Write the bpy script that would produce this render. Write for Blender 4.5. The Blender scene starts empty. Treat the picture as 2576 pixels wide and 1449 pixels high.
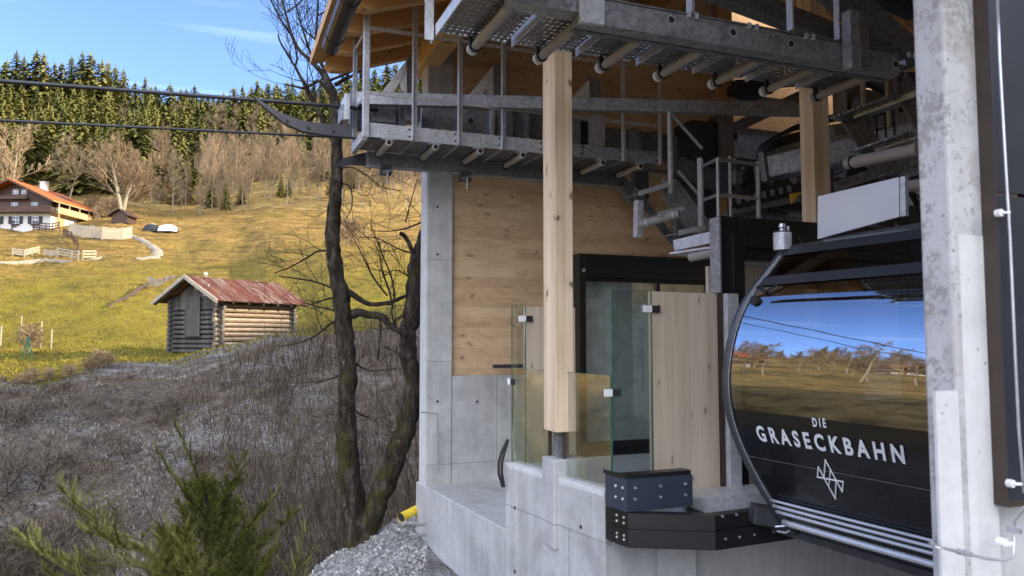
import bpy, math, random
from math import sin, cos, tan, atan, atan2, pi, radians, sqrt, exp
from mathutils import Vector, Matrix, noise
random.seed(7)
S = bpy.context.scene
COL = S.collection
V = Vector
# ------------------------------------------------------------------ camera model
FPX = 1900.0; UC = 1287.5; VC = 724.5
YAW = radians(21.2); PITCH = atan(125.5/1900)
CAM = V((0, 0, 1.5))
Fh = V((sin(YAW), cos(YAW), 0)); Rr = V((cos(YAW), -sin(YAW), 0))
Fw = Fh*cos(PITCH)+V((0, 0, sin(PITCH))); Up = -Fh*sin(PITCH)+V((0, 0, cos(PITCH)))
def ray(u, v): return Fw+Rr*((u-UC)/FPX)+Up*((VC-v)/FPX)
def W(u, v, x=None, y=None, z=None, d=None):
    "point seen at photo position (u,v) on the plane x=, y=, z= or at forward distance d"
    r = ray(u, v)
    if x is not None: t = (x-CAM.x)/r.x
    elif y is not None: t = (y-CAM.y)/r.y
    elif z is not None: t = (z-CAM.z)/r.z
    else: t = d
    return CAM+r*t
def Wp(u, v, p, n):
    r = ray(u, v); t = (V(p)-CAM).dot(V(n))/r.dot(V(n)); return CAM+r*t
def proj(p):
    q = V(p)-CAM; d = q.dot(Fw); return UC+FPX*q.dot(Rr)/d, VC-FPX*q.dot(Up)/d
def LD(L, D, z=0): return Rr*L+Fh*D+V((0, 0, z))
cam_d = bpy.data.cameras.new('camera'); cam = bpy.data.objects.new('camera', cam_d); COL.objects.link(cam)
cam.location = CAM
cam.rotation_euler = Matrix((Rr, Up, -Fw)).transposed().to_euler()
cam_d.sensor_width = 36; cam_d.lens = FPX/2575*36; cam_d.clip_start = .05; cam_d.clip_end = 6000
cam_d.dof.use_dof = True; cam_d.dof.focus_distance = 9; cam_d.dof.aperture_fstop = 3.2
S.camera = cam
# ------------------------------------------------------------------ mesh builder
class MB:
    def __init__(s): s.v = []; s.f = []; s.c = []; s.cc = None
    def add(s, vs, fs):
        o = len(s.v); s.v += [tuple(a) for a in vs]; s.f += [tuple(i+o for i in f) for f in fs]
        if s.cc is not None: s.c += [s.cc]*len(vs)
        return s
    def box(s, x0, x1, y0, y1, z0, z1):
        vs = [(x, y, z) for z in (z0, z1) for y in (y0, y1) for x in (x0, x1)]
        return s.add(vs, [(0, 2, 3, 1), (4, 5, 7, 6), (0, 1, 5, 4), (2, 6, 7, 3), (0, 4, 6, 2), (1, 3, 7, 5)])
    def beam(s, a, b, w, h, up=(0, 0, 1)):
        a = V(a); b = V(b); d = (b-a).normalized(); up = V(up)
        sd = d.cross(up)
        if sd.length < 1e-4: sd = d.cross(V((0, 1, 0)))
        sd.normalize(); u2 = sd.cross(d).normalized(); vs = []
        for p in (a, b):
            for i, j in ((-1, -1), (1, -1), (1, 1), (-1, 1)): vs.append(p+sd*(i*w/2)+u2*(j*h/2))
        return s.add(vs, [(0, 1, 2, 3), (7, 6, 5, 4), (0, 4, 5, 1), (1, 5, 6, 2), (2, 6, 7, 3), (3, 7, 4, 0)])
    def angle(s, a, b, w, t, up=(0, 1, 0)):
        a = V(a); b = V(b); d = (b-a).normalized(); up = V(up); sd = d.cross(up).normalized(); u2 = sd.cross(d).normalized()
        s.beam(a+u2*(w/2), b+u2*(w/2), t, w, up); s.beam(a+sd*(w/2), b+sd*(w/2), w, t, up); return s
    def tube(s, pts, r, n=8, cap=True):
        pts = [V(p) for p in pts]; m = len(pts); rs = r if isinstance(r, (list, tuple)) else [r]*m
        ref = None; vs = []; fs = []
        for i, p in enumerate(pts):
            d = (pts[min(i+1, m-1)]-pts[max(i-1, 0)])
            d = d.normalized() if d.length > 1e-9 else V((0, 0, 1))
            if ref is None:
                ref = d.cross(V((0, 0, 1)) if abs(d.z) < .9 else V((1, 0, 0))).normalized()
            ref = (ref-d*ref.dot(d))
            ref = ref.normalized() if ref.length > 1e-6 else d.orthogonal().normalized()
            bt = d.cross(ref)
            for k in range(n):
                a = 2*pi*k/n; vs.append(p+(ref*cos(a)+bt*sin(a))*rs[i])
        for i in range(m-1):
            for k in range(n):
                k2 = (k+1) % n; fs.append((i*n+k, i*n+k2, (i+1)*n+k2, (i+1)*n+k))
        if cap and n > 3: fs += [tuple(range(n))[::-1], tuple(range((m-1)*n, m*n))]
        return s.add(vs, fs)
    def prism(s, poly, off):
        n = len(poly); off = V(off); vs = [V(p) for p in poly]; vs += [p+off for p in vs]
        fs = [tuple(range(n)), tuple(range(2*n-1, n-1, -1))]
        fs += [(i, i+n, (i+1) % n+n, (i+1) % n) for i in range(n)]
        return s.add(vs, fs)
    def sphere(s, c, r, n=8, sq=(1, 1, 1)):
        vs = []; fs = []; m = n//2
        for i in range(m+1):
            a = pi*i/m
            for k in range(n):
                b = 2*pi*k/n; vs.append((c[0]+r*sq[0]*sin(a)*cos(b), c[1]+r*sq[1]*sin(a)*sin(b), c[2]+r*sq[2]*cos(a)))
        for i in range(m):
            for k in range(n):
                k2 = (k+1) % n; fs.append((i*n+k, (i+1)*n+k, (i+1)*n+k2, i*n+k2))
        return s.add(vs, fs)
    def grid(s, rows):
        n = len(rows[0]); vs = [p for r in rows for p in r]
        return s.add(vs, [(i*n+j, i*n+j+1, (i+1)*n+j+1, (i+1)*n+j) for i in range(len(rows)-1) for j in range(n-1)])
    def mesh(s, name, m, off=None, smooth=False, fix=True):
        me = bpy.data.meshes.new(name)
        vs = s.v if off is None else [(a[0]-off[0], a[1]-off[1], a[2]-off[2]) for a in s.v]
        me.from_pydata(vs, [], s.f); me.update()
        if fix and len(s.f) < 20000:
            import bmesh
            bm = bmesh.new(); bm.from_mesh(me); bmesh.ops.recalc_face_normals(bm, faces=bm.faces); bm.to_mesh(me); bm.free()
        if m: me.materials.append(m)
        if smooth: me.shade_smooth()
        if s.cc is not None:
            at = me.attributes.new('tint', 'FLOAT', 'POINT'); at.data.foreach_set('value', s.c)
        return me
    def build(s, name, m, parent=None, smooth=False, bev=0, fix=True, label=None):
        off = None
        if parent is not None: off = wloc(parent)
        o = bpy.data.objects.new(name, s.mesh(name, m, off, smooth, fix)); COL.objects.link(o)
        if parent is not None: o.parent = parent
        if bev:
            b = o.modifiers.new('bevel', 'BEVEL'); b.width = bev; b.segments = 2; b.limit_method = 'ANGLE'; b.angle_limit = radians(40)
        if label: o['label'] = label
        return o
def split_build(mb, name, m, parent, **k):
    par = list(range(len(mb.v)))
    def fd(i):
        while par[i] != i: par[i] = par[par[i]]; i = par[i]
        return i
    for f in mb.f:
        for j in f[1:]: par[fd(j)] = fd(f[0])
    gr = {}
    for f in mb.f: gr.setdefault(fd(f[0]), []).append(f)
    out = []
    for fs in gr.values():
        idx = {}; q = MB()
        for f in fs:
            g = []
            for v in f:
                if v not in idx: idx[v] = len(q.v); q.v.append(mb.v[v])
                g.append(idx[v])
            q.f.append(tuple(g))
        out.append(q.build(name, m, parent, **k))
    return out
def wloc(o):
    p = V((0, 0, 0))
    while o: p = p+o.location; o = o.parent
    return p
def tag(o, label=None, cat=None, group=None, kind=None):
    if label: o['label'] = label
    if cat: o['category'] = cat
    if group: o['group'] = group
    if kind: o['kind'] = kind
    return o
def thing(name, loc, label, cat, group=None, rz=0):
    o = bpy.data.objects.new(name, None); COL.objects.link(o); o.location = V(loc); o.rotation_euler = (0, 0, rz)
    o.empty_display_size = .2
    return tag(o, label, cat, group)
def copy_tree(o, parent=None):
    c = o.copy(); COL.objects.link(c)
    if parent is not None: c.parent = parent
    for ch in list(o.children): copy_tree(ch, c)
    return c
# ------------------------------------------------------------------ material helper
class NT:
    def __init__(s, name):
        s.m = bpy.data.materials.new(name); s.m.use_nodes = True; s.t = s.m.node_tree
        s.b = s.t.nodes['Principled BSDF']; s.out = s.t.nodes['Material Output']
    def n(s, ty, **k):
        nd = s.t.nodes.new('ShaderNode'+ty)
        for a, b in k.items():
            if a.startswith('_'): setattr(nd, a[1:], b)
            else:
                key = a.replace('__', ' ')
                inp = nd.inputs[int(key[1:])] if key[0] == 'i' and key[1:].isdigit() else nd.inputs[key]
                s.set(inp, b)
        return nd
    def set(s, inp, b):
        if isinstance(b, bpy.types.NodeSocket): s.t.links.new(b, inp)
        elif isinstance(b, bpy.types.Node): s.t.links.new(b.outputs[0], inp)
        else: inp.default_value = b if not isinstance(b, tuple) or len(b) != 3 or inp.type != 'RGBA' else (*b, 1)
    def co(s, kind='Object'): return s.n('TexCoord').outputs[kind]
    def math(s, op, a, b=0.0, c=None, clamp=False):
        nd = s.n('Math', _operation=op, _use_clamp=clamp, i0=a, i1=b)
        if c is not None: s.set(nd.inputs[2], c)
        return nd.outputs[0]
    def map(s, vec, scale=(1, 1, 1), rot=(0, 0, 0), loc=(0, 0, 0)):
        return s.n('Mapping', Vector=vec, Scale=V(scale), Rotation=V(rot), Location=V(loc)).outputs[0]
    def noise(s, vec, sc, det=4, rough=.55, dist=0, out=0):
        return s.n('TexNoise', Vector=vec, Scale=sc, Detail=det, Roughness=rough, Distortion=dist).outputs[out]
    def ramp(s, fac, stops, interp='LINEAR'):
        nd = s.n('ValToRGB', Fac=fac); cr = nd.color_ramp; cr.interpolation = interp
        while len(cr.elements) < len(stops): cr.elements.new(.5)
        for e, (p, c) in zip(cr.elements, stops):
            e.position = p; c = (c, c, c) if isinstance(c, (int, float)) else c; e.color = (*c[:3], 1)
        return nd.outputs[0]
    def mix(s, fac, a, b, mode='MIX'):
        nd = s.n('Mix', _data_type='RGBA', _blend_type=mode)
        s.set(nd.inputs[0], fac); s.set(nd.inputs[6], a); s.set(nd.inputs[7], b); return nd.outputs[2]
    def wallvec(s, vec, horiz=True):
        x = s.n('SeparateXYZ', Vector=vec).outputs; a = s.math('ADD', x[0], x[1])
        return s.n('CombineXYZ', X=a if horiz else x[2], Y=x[2] if horiz else a, Z=s.math('SUBTRACT', x[0], x[1])).outputs[0]
    def bump(s, h, st=.3, dist=.02):
        return s.n('Bump', Height=h, Strength=st, Distance=dist).outputs[0]
    def fin(s, col=None, rough=.6, metal=0, bump=None, spec=None, **k):
        if col is not None: s.set(s.b.inputs['Base Color'], col)
        s.set(s.b.inputs['Roughness'], rough); s.set(s.b.inputs['Metallic'], metal)
        if bump is not None: s.set(s.b.inputs['Normal'], bump)
        if spec is not None: s.set(s.b.inputs['Specular IOR Level'], spec)
        for a, b in k.items(): s.set(s.b.inputs[a.replace('_', ' ')], b)
        return s.m
def m_concrete(name, lo=.36, hi=.58, warm=(1, .99, .96), panel=True, patch=False):
    t = NT(name); co = t.co(); big = t.noise(co, .9, 5, .6, .6); fine = t.noise(co, 14, 5, .7); mid = t.noise(co, 4.2, 6, .65, .3)
    f = t.math('ADD', t.math('MULTIPLY', big, .6), t.math('MULTIPLY', mid, .4))
    c = t.ramp(f, [(.34, tuple(lo*.92*w for w in warm)), (.47, tuple((lo+hi)/2*w for w in warm)), (.58, tuple(hi*w for w in warm))])
    c = t.mix(t.math('MULTIPLY', fine, .35), c, (.12, .12, .125), 'MIX')
    # vertical streaks
    st = t.noise(t.map(co, (9, 9, .5)), 1, 4, .6); c = t.mix(t.ramp(st, [(.5, 0), (.72, .35)]), c, tuple(hi*1.12*w for w in warm))
    # pores
    vo = t.n('TexVoronoi', Vector=co, Scale=26); sel = t.n('TexWhiteNoise', Vector=vo.outputs['Position'], _noise_dimensions='3D')
    pore = t.math('MULTIPLY', t.math('LESS_THAN', vo.outputs['Distance'], .16), t.math('GREATER_THAN', sel.outputs[0], .86))
    c = t.mix(t.math('MULTIPLY', pore, .6), c, (.09, .09, .09))
    h = t.math('SUBTRACT', t.math('ADD', fine, mid), pore)
    if panel:
        wv = t.wallvec(co)
        br = t.n('TexBrick', Vector=wv, Scale=1.0, Color1=(1, 1, 1, 1), Color2=(.86, .86, .86, 1), Mortar=(.55, .55, .55, 1), i4=1.0)
        br.inputs['Mortar Size'].default_value = .006; br.inputs['Brick Width'].default_value = 2.6; br.inputs['Row Height'].default_value = 1.22
        c = t.mix(.8, c, br.outputs[0], 'MULTIPLY')
    if patch:
        p = t.noise(co, 34, 8, .75, .2); ph = t.noise(co, 5, 3, .6); msk = t.ramp(t.math('ADD', p, t.math('MULTIPLY', ph, .5)), [(.76, 0), (.83, .8)])
        c = t.mix(msk, c, (.27, .25, .235)); pb = t.noise(co, 3.4, 2, .5); c = t.mix(t.ramp(pb, [(.60, 0), (.62, .45)]), c, (.34, .31, .29))
    return t.fin(c, .85, 0, t.bump(h, .35, .01))
def m_wood(name, cols, plank=.16, length=2.2, horiz=True, var=.35, rough=.6, knots=1.0):
    t = NT(name); co = t.co(); wv = t.wallvec(co, horiz)
    br = t.n('TexBrick', Vector=wv, Scale=1.0, Color1=(0, 0, 0, 1), Color2=(1, 1, 1, 1), Mortar=(.0, .0, .0, 1))
    br.offset = .37; br.squash = 1
    for a, b in (('Mortar Size', .0012), ('Mortar Smooth', .4), ('Brick Width', length), ('Row Height', plank), ('Bias', 0)): br.inputs[a].default_value = b
    g = t.noise(t.map(wv, (1.2, 34, 8)), 1, 5, .6, .8); g2 = t.noise(t.map(wv, (.8, 7, 3)), 1, 3, .5, 1.2)
    f = t.math('ADD', t.math('MULTIPLY', g, .45), t.math('MULTIPLY', g2, .55))
    f = t.math('ADD', f, t.math('MULTIPLY', t.math('SUBTRACT', br.outputs[0], .5), var))
    c = t.ramp(f, [(.25, cols[0]), (.5, cols[1]), (.75, cols[2])])
    vo = t.n('TexVoronoi', Vector=t.map(t.n('MixVec' if False else 'VectorMath', i0=wv, i1=t.map(t.noise(wv, .8, 2, out=1), (.9, .9, 0)), _operation='ADD').outputs[0], (1.5, 3.1, 1)), Scale=1.5, _voronoi_dimensions='2D', Randomness=1.0)
    sel = t.n('TexWhiteNoise', Vector=vo.outputs['Position']).outputs[0]
    kn = t.math('MULTIPLY', t.ramp(vo.outputs['Distance'], [(.035, 1), (.085, 0)]), t.math('GREATER_THAN', sel, .45))
    halo = t.math('MULTIPLY', t.ramp(vo.outputs['Distance'], [(.05, 1), (.2, 0)]), t.math('GREATER_THAN', sel, .45))
    c = t.mix(t.math('MULTIPLY', halo, .35*knots), c, tuple(a*.62 for a in cols[1]))
    c = t.mix(t.math('MULTIPLY', kn, .85*knots), c, (.07, .035, .018))
    c = t.mix(t.math('MULTIPLY', br.outputs[1], .45), c, tuple(a*.45 for a in cols[0]))
    return t.fin(c, rough, 0, t.bump(f, .15, .004))
def m_galv(name, lo=.17, hi=.40, metal=.4, rough=.45):
    t = NT(name); co = t.co()
    vo = t.n('TexVoronoi', Vector=co, Scale=38); s1 = t.n('TexWhiteNoise', Vector=vo.outputs['Position']).outputs[0]
    n1 = t.noise(co, 3.5, 5, .65, .5); n2 = t.noise(t.map(co, (6, 6, 1.2)), 2.2, 4, .6)
    f = t.math('ADD', t.math('MULTIPLY', s1, .28), t.math('ADD', t.math('MULTIPLY', n1, .5), t.math('MULTIPLY', n2, .3)))
    c = t.ramp(f, [(.3, (lo*.97, lo*1.0, lo*1.08)), (.75, (hi*.97, hi, hi*1.06))])
    return t.fin(c, t.math('ADD', t.math('MULTIPLY', n1, .3), rough-.15), metal, t.bump(n1, .1, .003))
def m_plain(name, col, rough=.5, metal=0, var=.25, sc=6, spec=None, bump=.1):
    t = NT(name); co = t.co(); n = t.noise(co, sc, 6, .65, .3)
    c = t.ramp(n, [(.3, tuple(a*(1-var) for a in col)), (.7, tuple(min(1, a*(1+var)) for a in col))])
    return t.fin(c, t.math('ADD', t.math('MULTIPLY', n, .2), rough-.1), metal, t.bump(n, bump, .004), spec)
M = {}
M['concrete'] = m_concrete('concrete')
M['concrete_plain'] = m_concrete('concrete_plain', .38, .55, panel=False)
M['concrete_patched'] = m_concrete('concrete_patched', .42, .56, warm=(1, .98, .955), panel=False, patch=True)
M['plaster'] = m_concrete('smooth_plaster', .6, .7, panel=False)
M['floor'] = m_concrete('floor_concrete', .42, .58, warm=(.97, 1, 1), panel=False)
M['clt'] = m_wood('clt_boards', [(.43, .27, .145), (.58, .39, .225), (.67, .485, .30)], .125, 2.6, True, .24, knots=.75)
M['larch'] = m_wood('roof_timber', [(.44, .235, .085), (.58, .325, .125), (.68, .41, .175)], .2, 3, True, .2, knots=.6)
M['glulam'] = m_wood('glulam_timber', [(.58, .42, .26), (.75, .58, .39), (.83, .68, .49)], .095, 3.1, False, .25)
M['glulam_y'] = m_wood('beam_timber', [(.62, .37, .13), (.78, .49, .19), (.85, .57, .27)], .2, 3, True, .2)
M['slab'] = m_wood('pale_board', [(.48, .39, .29), (.62, .52, .40), (.70, .61, .49)], .21, 3.3, False, .22, knots=.6)
M['galv'] = m_galv('galvanised_steel')
M['galv_light'] = m_galv('bright_galvanised', .42, .68, .3, .4)
M['galv_dark'] = m_galv('dull_steel', .11, .25, .35, .5)
M['steel_dark'] = m_plain('dark_steel', (.045, .047, .053), .5, .3, .4)
M['black'] = m_plain('black_paint', (.011, .012, .013), .38, 0, .3, 3)
M['navy'] = m_plain('dark_blue_plastic', (.032, .04, .062), .55, 0, .15, 4)
M['rubber'] = m_plain('black_rubber', (.015, .015, .016), .7)
M['pipe'] = m_plain('pale_plastic_pipe', (.35, .33, .32), .55, 0, .12, 5)
M['bolt'] = m_plain('bright_bolt', (.65, .66, .68), .3, .7)
M['white'] = m_plain('white_paint', (.75, .75, .74), .5)
M['letter'] = m_plain('white_lettering', (.62, .63, .64), .5, 0, .04)
M['clad'] = m_plain('charcoal_cladding', (.022, .026, .036), .42, 0, .25, 2)
M['batten'] = m_plain('brown_batten', (.045, .03, .022), .6)
M['wire'] = m_plain('bright_wire', (.55, .56, .58), .35, .7)
M['horn'] = m_plain('dark_horn_steel', (.06, .06, .07), .6, .1, .2)
M['rope'] = m_plain('steel_rope', (.05, .05, .055), .5, .5)
M['yellow'] = m_plain('yellow_plastic', (.7, .5, .03), .4)
M['brown_metal'] = m_plain('brown_gutter', (.045, .03, .024), .4, .3)
M['sheet'] = m_plain('smooth_zinc_sheet', (.62, .64, .67), .4, .25, .06, 1.5)
def m_grate():
    t = NT('perforated_plate'); co = t.co(); x = t.n('SeparateXYZ', Vector=co).outputs
    vec = t.n('CombineXYZ', X=t.math('MULTIPLY', x[0], 24), Y=t.math('MULTIPLY', x[1], 17)).outputs[0]
    br = t.n('TexVoronoi', Vector=vec, Scale=1, _voronoi_dimensions='2D', Randomness=.28)
    hole = t.math('LESS_THAN', br.outputs['Distance'], .27)
    ring = t.math('LESS_THAN', br.outputs['Distance'], .40)
    n = t.noise(co, 6, 4); c = t.ramp(n, [(.3, (.09, .09, .095)), (.7, (.19, .19, .2))])
    c = t.mix(ring, c, (.36, .37, .4)); t.fin(c, .45, .5, t.bump(t.math('SUBTRACT', ring, hole), .8, .01))
    tr = t.n('BsdfTransparent'); mx = t.n('MixShader', Fac=hole, i1=t.b.outputs[0], i2=tr.outputs[0])
    t.t.links.new(mx.outputs[0], t.out.inputs[0]); return t.m
M['grate'] = m_grate()
def m_glass(name, tint, base, boost, refl=(1, 1, 1), ior=1.5, wav=0):
    t = NT(name); t.t.nodes.remove(t.b)
    fc = t.n('LayerWeight', Blend=.5).outputs['Facing']; fr = t.math('POWER', fc, 5.0); f = t.math('ADD', t.math('MULTIPLY', fr, boost), base, clamp=True)
    gl = t.n('BsdfGlossy', Color=refl, Roughness=.012)
    if wav:
        bp = t.bump(t.noise(t.map(t.co(), (.5, .5, 1.6)), 1.3, 2), wav, .01); t.set(gl.inputs['Normal'], bp)
    tr = t.n('BsdfTransparent', Color=tint)
    mx = t.n('MixShader', Fac=f, i1=tr.outputs[0], i2=gl.outputs[0]); t.t.links.new(mx.outputs[0], t.out.inputs[0]); return t.m
M['glass'] = m_glass('clear_glass', (.93, .965, .95), .17, .9)
M['glass_edge'] = m_plain('green_glass_edge', (.05, .13, .09), .2)
M['cab_glass'] = m_glass('mirror_tinted_glass', (.34, .36, .38), .38, .6, (.74, .80, .92), wav=.12)
M['cab_dark'] = m_glass('dark_roof_glass', (.5, .48, .45), .05, .6)
def m_gloss(name, col, rough, coat=.35):
    t = NT(name); return t.fin((*col, 1), rough, 0, None, None, Coat_Weight=coat, Coat_Roughness=.03)
M['cab_black'] = m_gloss('gloss_black_panel', (.008, .009, .011), .25)
M['cab_frame'] = m_gloss('dark_grey_frame', (.03, .033, .04), .4, .3)
M['chrome'] = m_plain('brushed_tube', (.62, .64, .68), .34, .55, .08)
# ================================================================== STATION BUILDING
YW = 8.8
bld = thing('station_building', (4.5, 8.8, 0), 'ropeway station of concrete and timber with wooden roof beside the bare double tree', 'building')
def part(mb, name, m, parent=None, **k): return mb.build(name, M[m] if isinstance(m, str) else m, parent or bld, **k)
xa = W(1075, 700, y=YW-.02).x; ybk = W(1060, 700, x=W(1075, 700, y=YW-.02).x).y; xb = W(1137, 700, y=YW).x; xc = W(1797, 500, y=YW+.06).x; xd = W(1445, 900, y=YW).x
zl = -.23
ztop = W(1100, 112, y=YW).z
part(MB().box(xa, xb, YW-.02, ybk, zl-.3, ztop), 'concrete_column', 'concrete', bev=.012)
part(MB().box(xa-.012, xa-.001, YW-.012, ybk, zl-.3, ztop), 'edge_strip', 'plaster')
zw = W(1137, 945, y=YW).z
dx0 = W(1446, 900, y=YW).x; dx1 = W(1797, 800, y=YW).x; dz1 = W(1446, 640, y=YW).z
def soffit(x): return 4.93+.34*(x-1.2) if x < 7.2 else 4.93+.34*6-.34*(x-7.2)
mb = MB(); mb.box(xb+.003, dx0, YW-.01, YW+.4, zl-.3, zw).box(dx1, 8.2, YW-.01, YW+.4, -.3, 1.1).box(dx0, dx1, YW-.01, YW+.4, -.35, -.02)
part(mb, 'concrete_wall', 'concrete', bev=.006)
# timber wall with sloping top under the roof, opening for the door
mb = MB()
mb.prism([(xb, YW+.05, zw+.002), (dx0, YW+.05, zw+.002), (dx0, YW+.05, soffit(dx0)-.03), (xb, YW+.05, soffit(xb)-.03)], (0, .2, 0))
mb.prism([(dx0, YW+.05, dz1), (xc, YW+.05, dz1), (xc, YW+.05, soffit(xc)-.03), (dx0, YW+.05, soffit(dx0)-.03)], (0, .2, 0))
part(mb, 'timber_wall', 'clt')
mb = MB().box(xc+.05, xc+.30, YW-.02, YW+.3, 1.12, soffit(xc)); part(mb, 'timber_corner_post', 'larch', bev=.008)
mb = MB().box(xc+.36, xc+.95, YW+.9, YW+1.2, -.3, 4.7); part(mb, 'concrete_pier', 'concrete')
mb = MB().box(xc+.3, 15, 11.4, 11.7, -.3, 3.4); part(mb, 'back_wall', 'concrete')
mb = MB().box(xc+.9, 15, 10.2, 10.25, 2.3, 5.0); part(mb, 'machine_room_wall', 'galv_dark')
mb = MB().box(xc+.31, 11.2, 10.16, 10.21, 5.0, 7.2); part(mb, 'gable_wall', 'larch')
# floor, ledge, outer walls
P = [W(1270, 1165, z=.365), W(1365, 1192, z=.365), W(1402, 1203, z=.365), W(1519, 1238, z=.365)]
PA, PB2, PC2, PD = P
part(MB().prism([(PA.x+.08, PA.y, -.5), (PD.x+.08, PD.y, -.5), (3.9, 5.22, -.5), (8.5, 5.22, -.5), (8.5, YW, -.5), (3.4, YW, -.5)], (0, 0, .5)), 'floor_slab', 'floor')
lx = W(1065, 1205, y=YW-.1).x
lb = W(1268, 1330, z=zl)
part(MB().prism([(lx, ybk, -3.4), (lb.x, lb.y, -3.4), (2.6, lb.y, -3.4), (3.5, ybk, -3.4)], (0, 0, 3.4+zl)), 'concrete_ledge', 'concrete_plain', bev=.015)
mb = MB()
a = V((PA.x, PA.y, 0)); d_ = V((PD.x, PD.y, 0)); wn = (d_-a).cross(V((0, 0, 1))).normalized()
if wn.x < 0: wn = -wn
mb.prism([(p.x, p.y, -3.4) for p in (a, d_, d_+wn*.2, a+wn*.2)], (0, 0, 3.4+.335))
part(mb, 'parapet_wall', 'concrete', bev=.012)
mb = MB()
mb.prism([(PD.x+.002, PD.y-.001, -3.4), (PD.x+.30, PD.y-.02, -3.4), (3.45, 4.98, -3.4), (3.45, 5.3, -3.4), (PD.x+.1, 5.3, -3.4)], (0, 0, 3.4-.03))
part(mb, 'foundation_wall', 'concrete', bev=.01)
part(MB().box(3.452, 9.5, 5.02, 5.2, -3.4, -.06), 'pit_wall', 'concrete_plain', bev=.01)
part(MB().box(3.2, 9.5, -1, 5.0, -1.3, -1.0), 'pit_floor', 'concrete_plain')
def seg(p, q, t): return V(p)+(V(q)-V(p))*t
# light sills under the two panes
mb = MB()
for p, q in ((PA, PB2), (PC2, PD)):
    mb.beam(V((p.x, p.y, .35))+wn*.07, V((q.x, q.y, .35))+wn*.07, .15, .045)
part(mb, 'sill', 'plaster', bev=.006)
pl = W(1365, 1192, z=.365); px0 = pl.x+.0
py0 = PC2.y-.0; pz = W(1380, 1152, x=px0).z
part(MB().box(px0-.01, px0+.30, py0-.02, PB2.y+.0, -.2, pz), 'plinth', 'concrete', bev=.015)
part(MB().beam((px0+.12, (py0+PB2.y)/2, pz), (px0+.12, (py0+PB2.y)/2, W(1395, 1088, x=px0+.05).z), .1, .09), 'post_foot', 'galv_dark')
# timber posts
def post(u0, um, u1, ylab, z0, z1, name='timber_post'):
    yf = ylab; x0 = W(um, 600, y=yf).x; x1 = W(u1, 600, y=yf).x; yb = W(u0, 600, x=x0).y
    return part(MB().box(x0, x1, yf, yb, z0, z1), name, 'glulam', bev=.006)
yp = W(1396, 700, x=W(1366, 700, y=5.86).x).y
post(1366, 1396, 1441, yp, W(1366, 1090, y=yp).z, soffit(2.6))
post(2018, 2052, 2093, 5.62, 1.0, soffit(5.3))
# roof
roof = part(MB().prism([(.98, -1.0, soffit(.98)+.02), (7.2, -1.0, soffit(7.2)+.02), (7.2, -1.0, soffit(7.2)+.14), (.98, -1.0, soffit(.98)+.14)], (0, 10.45, 0)).prism([(7.2, -1, soffit(7.2)+.02), (13.4, -1, soffit(13.4)+.02), (13.4, -1, soffit(13.4)+.14), (7.2, -1, soffit(7.2)+.14)], (0, 10.45, 0)), 'roof', 'larch')
k = 0
y = 9.34
while y > -.9:
    mb = MB()
    prof = [(1.16, soffit(1.16)+.01), (1.13, soffit(1.13)-.09), (1.2, soffit(1.2)-.17), (1.34, soffit(1.34)-.21), (7.2, soffit(7.2)-.21), (7.2, soffit(7.2)+.015)]
    mb.prism([(x, y, z) for x, z in prof], (0, -.12, 0))
    prof = [(7.205, soffit(7.2)+.015), (7.205, soffit(7.2)-.21), (13.2, soffit(13.2)-.21), (13.2, soffit(13.2)+.01)]
    if k < 9: mb.prism([(x, y, z) for x, z in prof], (0, -.12, 0))
    part(mb, 'rafter', 'larch', roof, bev=.006); y -= .62; k += 1
pxx = W(1093, 116, y=YW-.1).x
part(MB().box(pxx-.13, pxx+.1, -.8, 9.3, soffit(pxx)-.50, soffit(pxx)-.215), 'purlin', 'glulam_y', roof, bev=.008)
part(MB().box(5.3, 5.52, -.8, 9.3, soffit(5.4)-.56, soffit(5.4)-.215), 'purlin', 'larch', roof, bev=.008)
gx = .93; gz = soffit(1.0)+.0
mb = MB()
g0 = W(832, 135, x=gx)
pts = [(gx, yy, g0.z+.07) for yy in (g0.y, 7, 4, 1, -1.1)]
mb.tube(pts, .085, 14)
for yy in (g0.y-.25, g0.y-1.1, g0.y-2): mb.tube([(gx, yy, g0.z+.07), (gx, yy-.03, g0.z+.07)], .092, 14)
mb.box(gx-.01, gx+.02, -1.1, g0.y, g0.z+.14, g0.z+.24)
part(mb, 'gutter', 'brown_metal', roof, smooth=False)
# ---- right column and clad wing in the foreground
yc = 1.95
x0 = W(2318, 724, y=yc+.13).x; x1 = W(2488, 724, y=yc).x
part(MB().box(x0, x1, yc, yc+.13, -3, 6.3), 'concrete_column', 'concrete_patched', bev=.012, label='spotted light grey concrete column in the foreground')
mb = MB()
xs = W(2425, 1000, y=yc).x; zs = W(2425, 590, y=yc).z
mb.box(xs, x1-.002, yc-.002, yc+.01, -3, zs)
xs2 = W(2352, 1000, y=yc).x; zs2 = W(2330, 985, y=yc).z
mb.box(x0+.003, xs2, yc-.002, yc+.01, -3, zs2)
part(mb, 'plaster_strip', 'plaster')
part(MB().box(x1+.002, x1+.035, yc+.03, yc+.12, -3, 6.3), 'shadow_joint', 'concrete')
xk = W(2508, 1000, y=yc+.05).x
zk = W(2508, 1239, y=yc).z
part(MB().box(x1+.037, xk, yc+.03, yc+.06, zk, 6.3), 'batten', 'clad')
ycl = yc-.06
xk2 = W(2527, 1000, y=ycl).x
part(MB().box(xk+.004, xk2, ycl+.003, ycl+.12, zk-.04, 6.3), 'batten', 'batten')
zj = W(2530, 489, y=ycl).z; zb = W(2530, 1262, y=ycl).z
part(MB().box(xk2+.002, 9, ycl, ycl+.03, zb, zj-.006).box(xk2+.002, 9, ycl, ycl+.03, zj+.006, 6.3), 'cladding_panel', 'clad', bev=.002)
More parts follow.
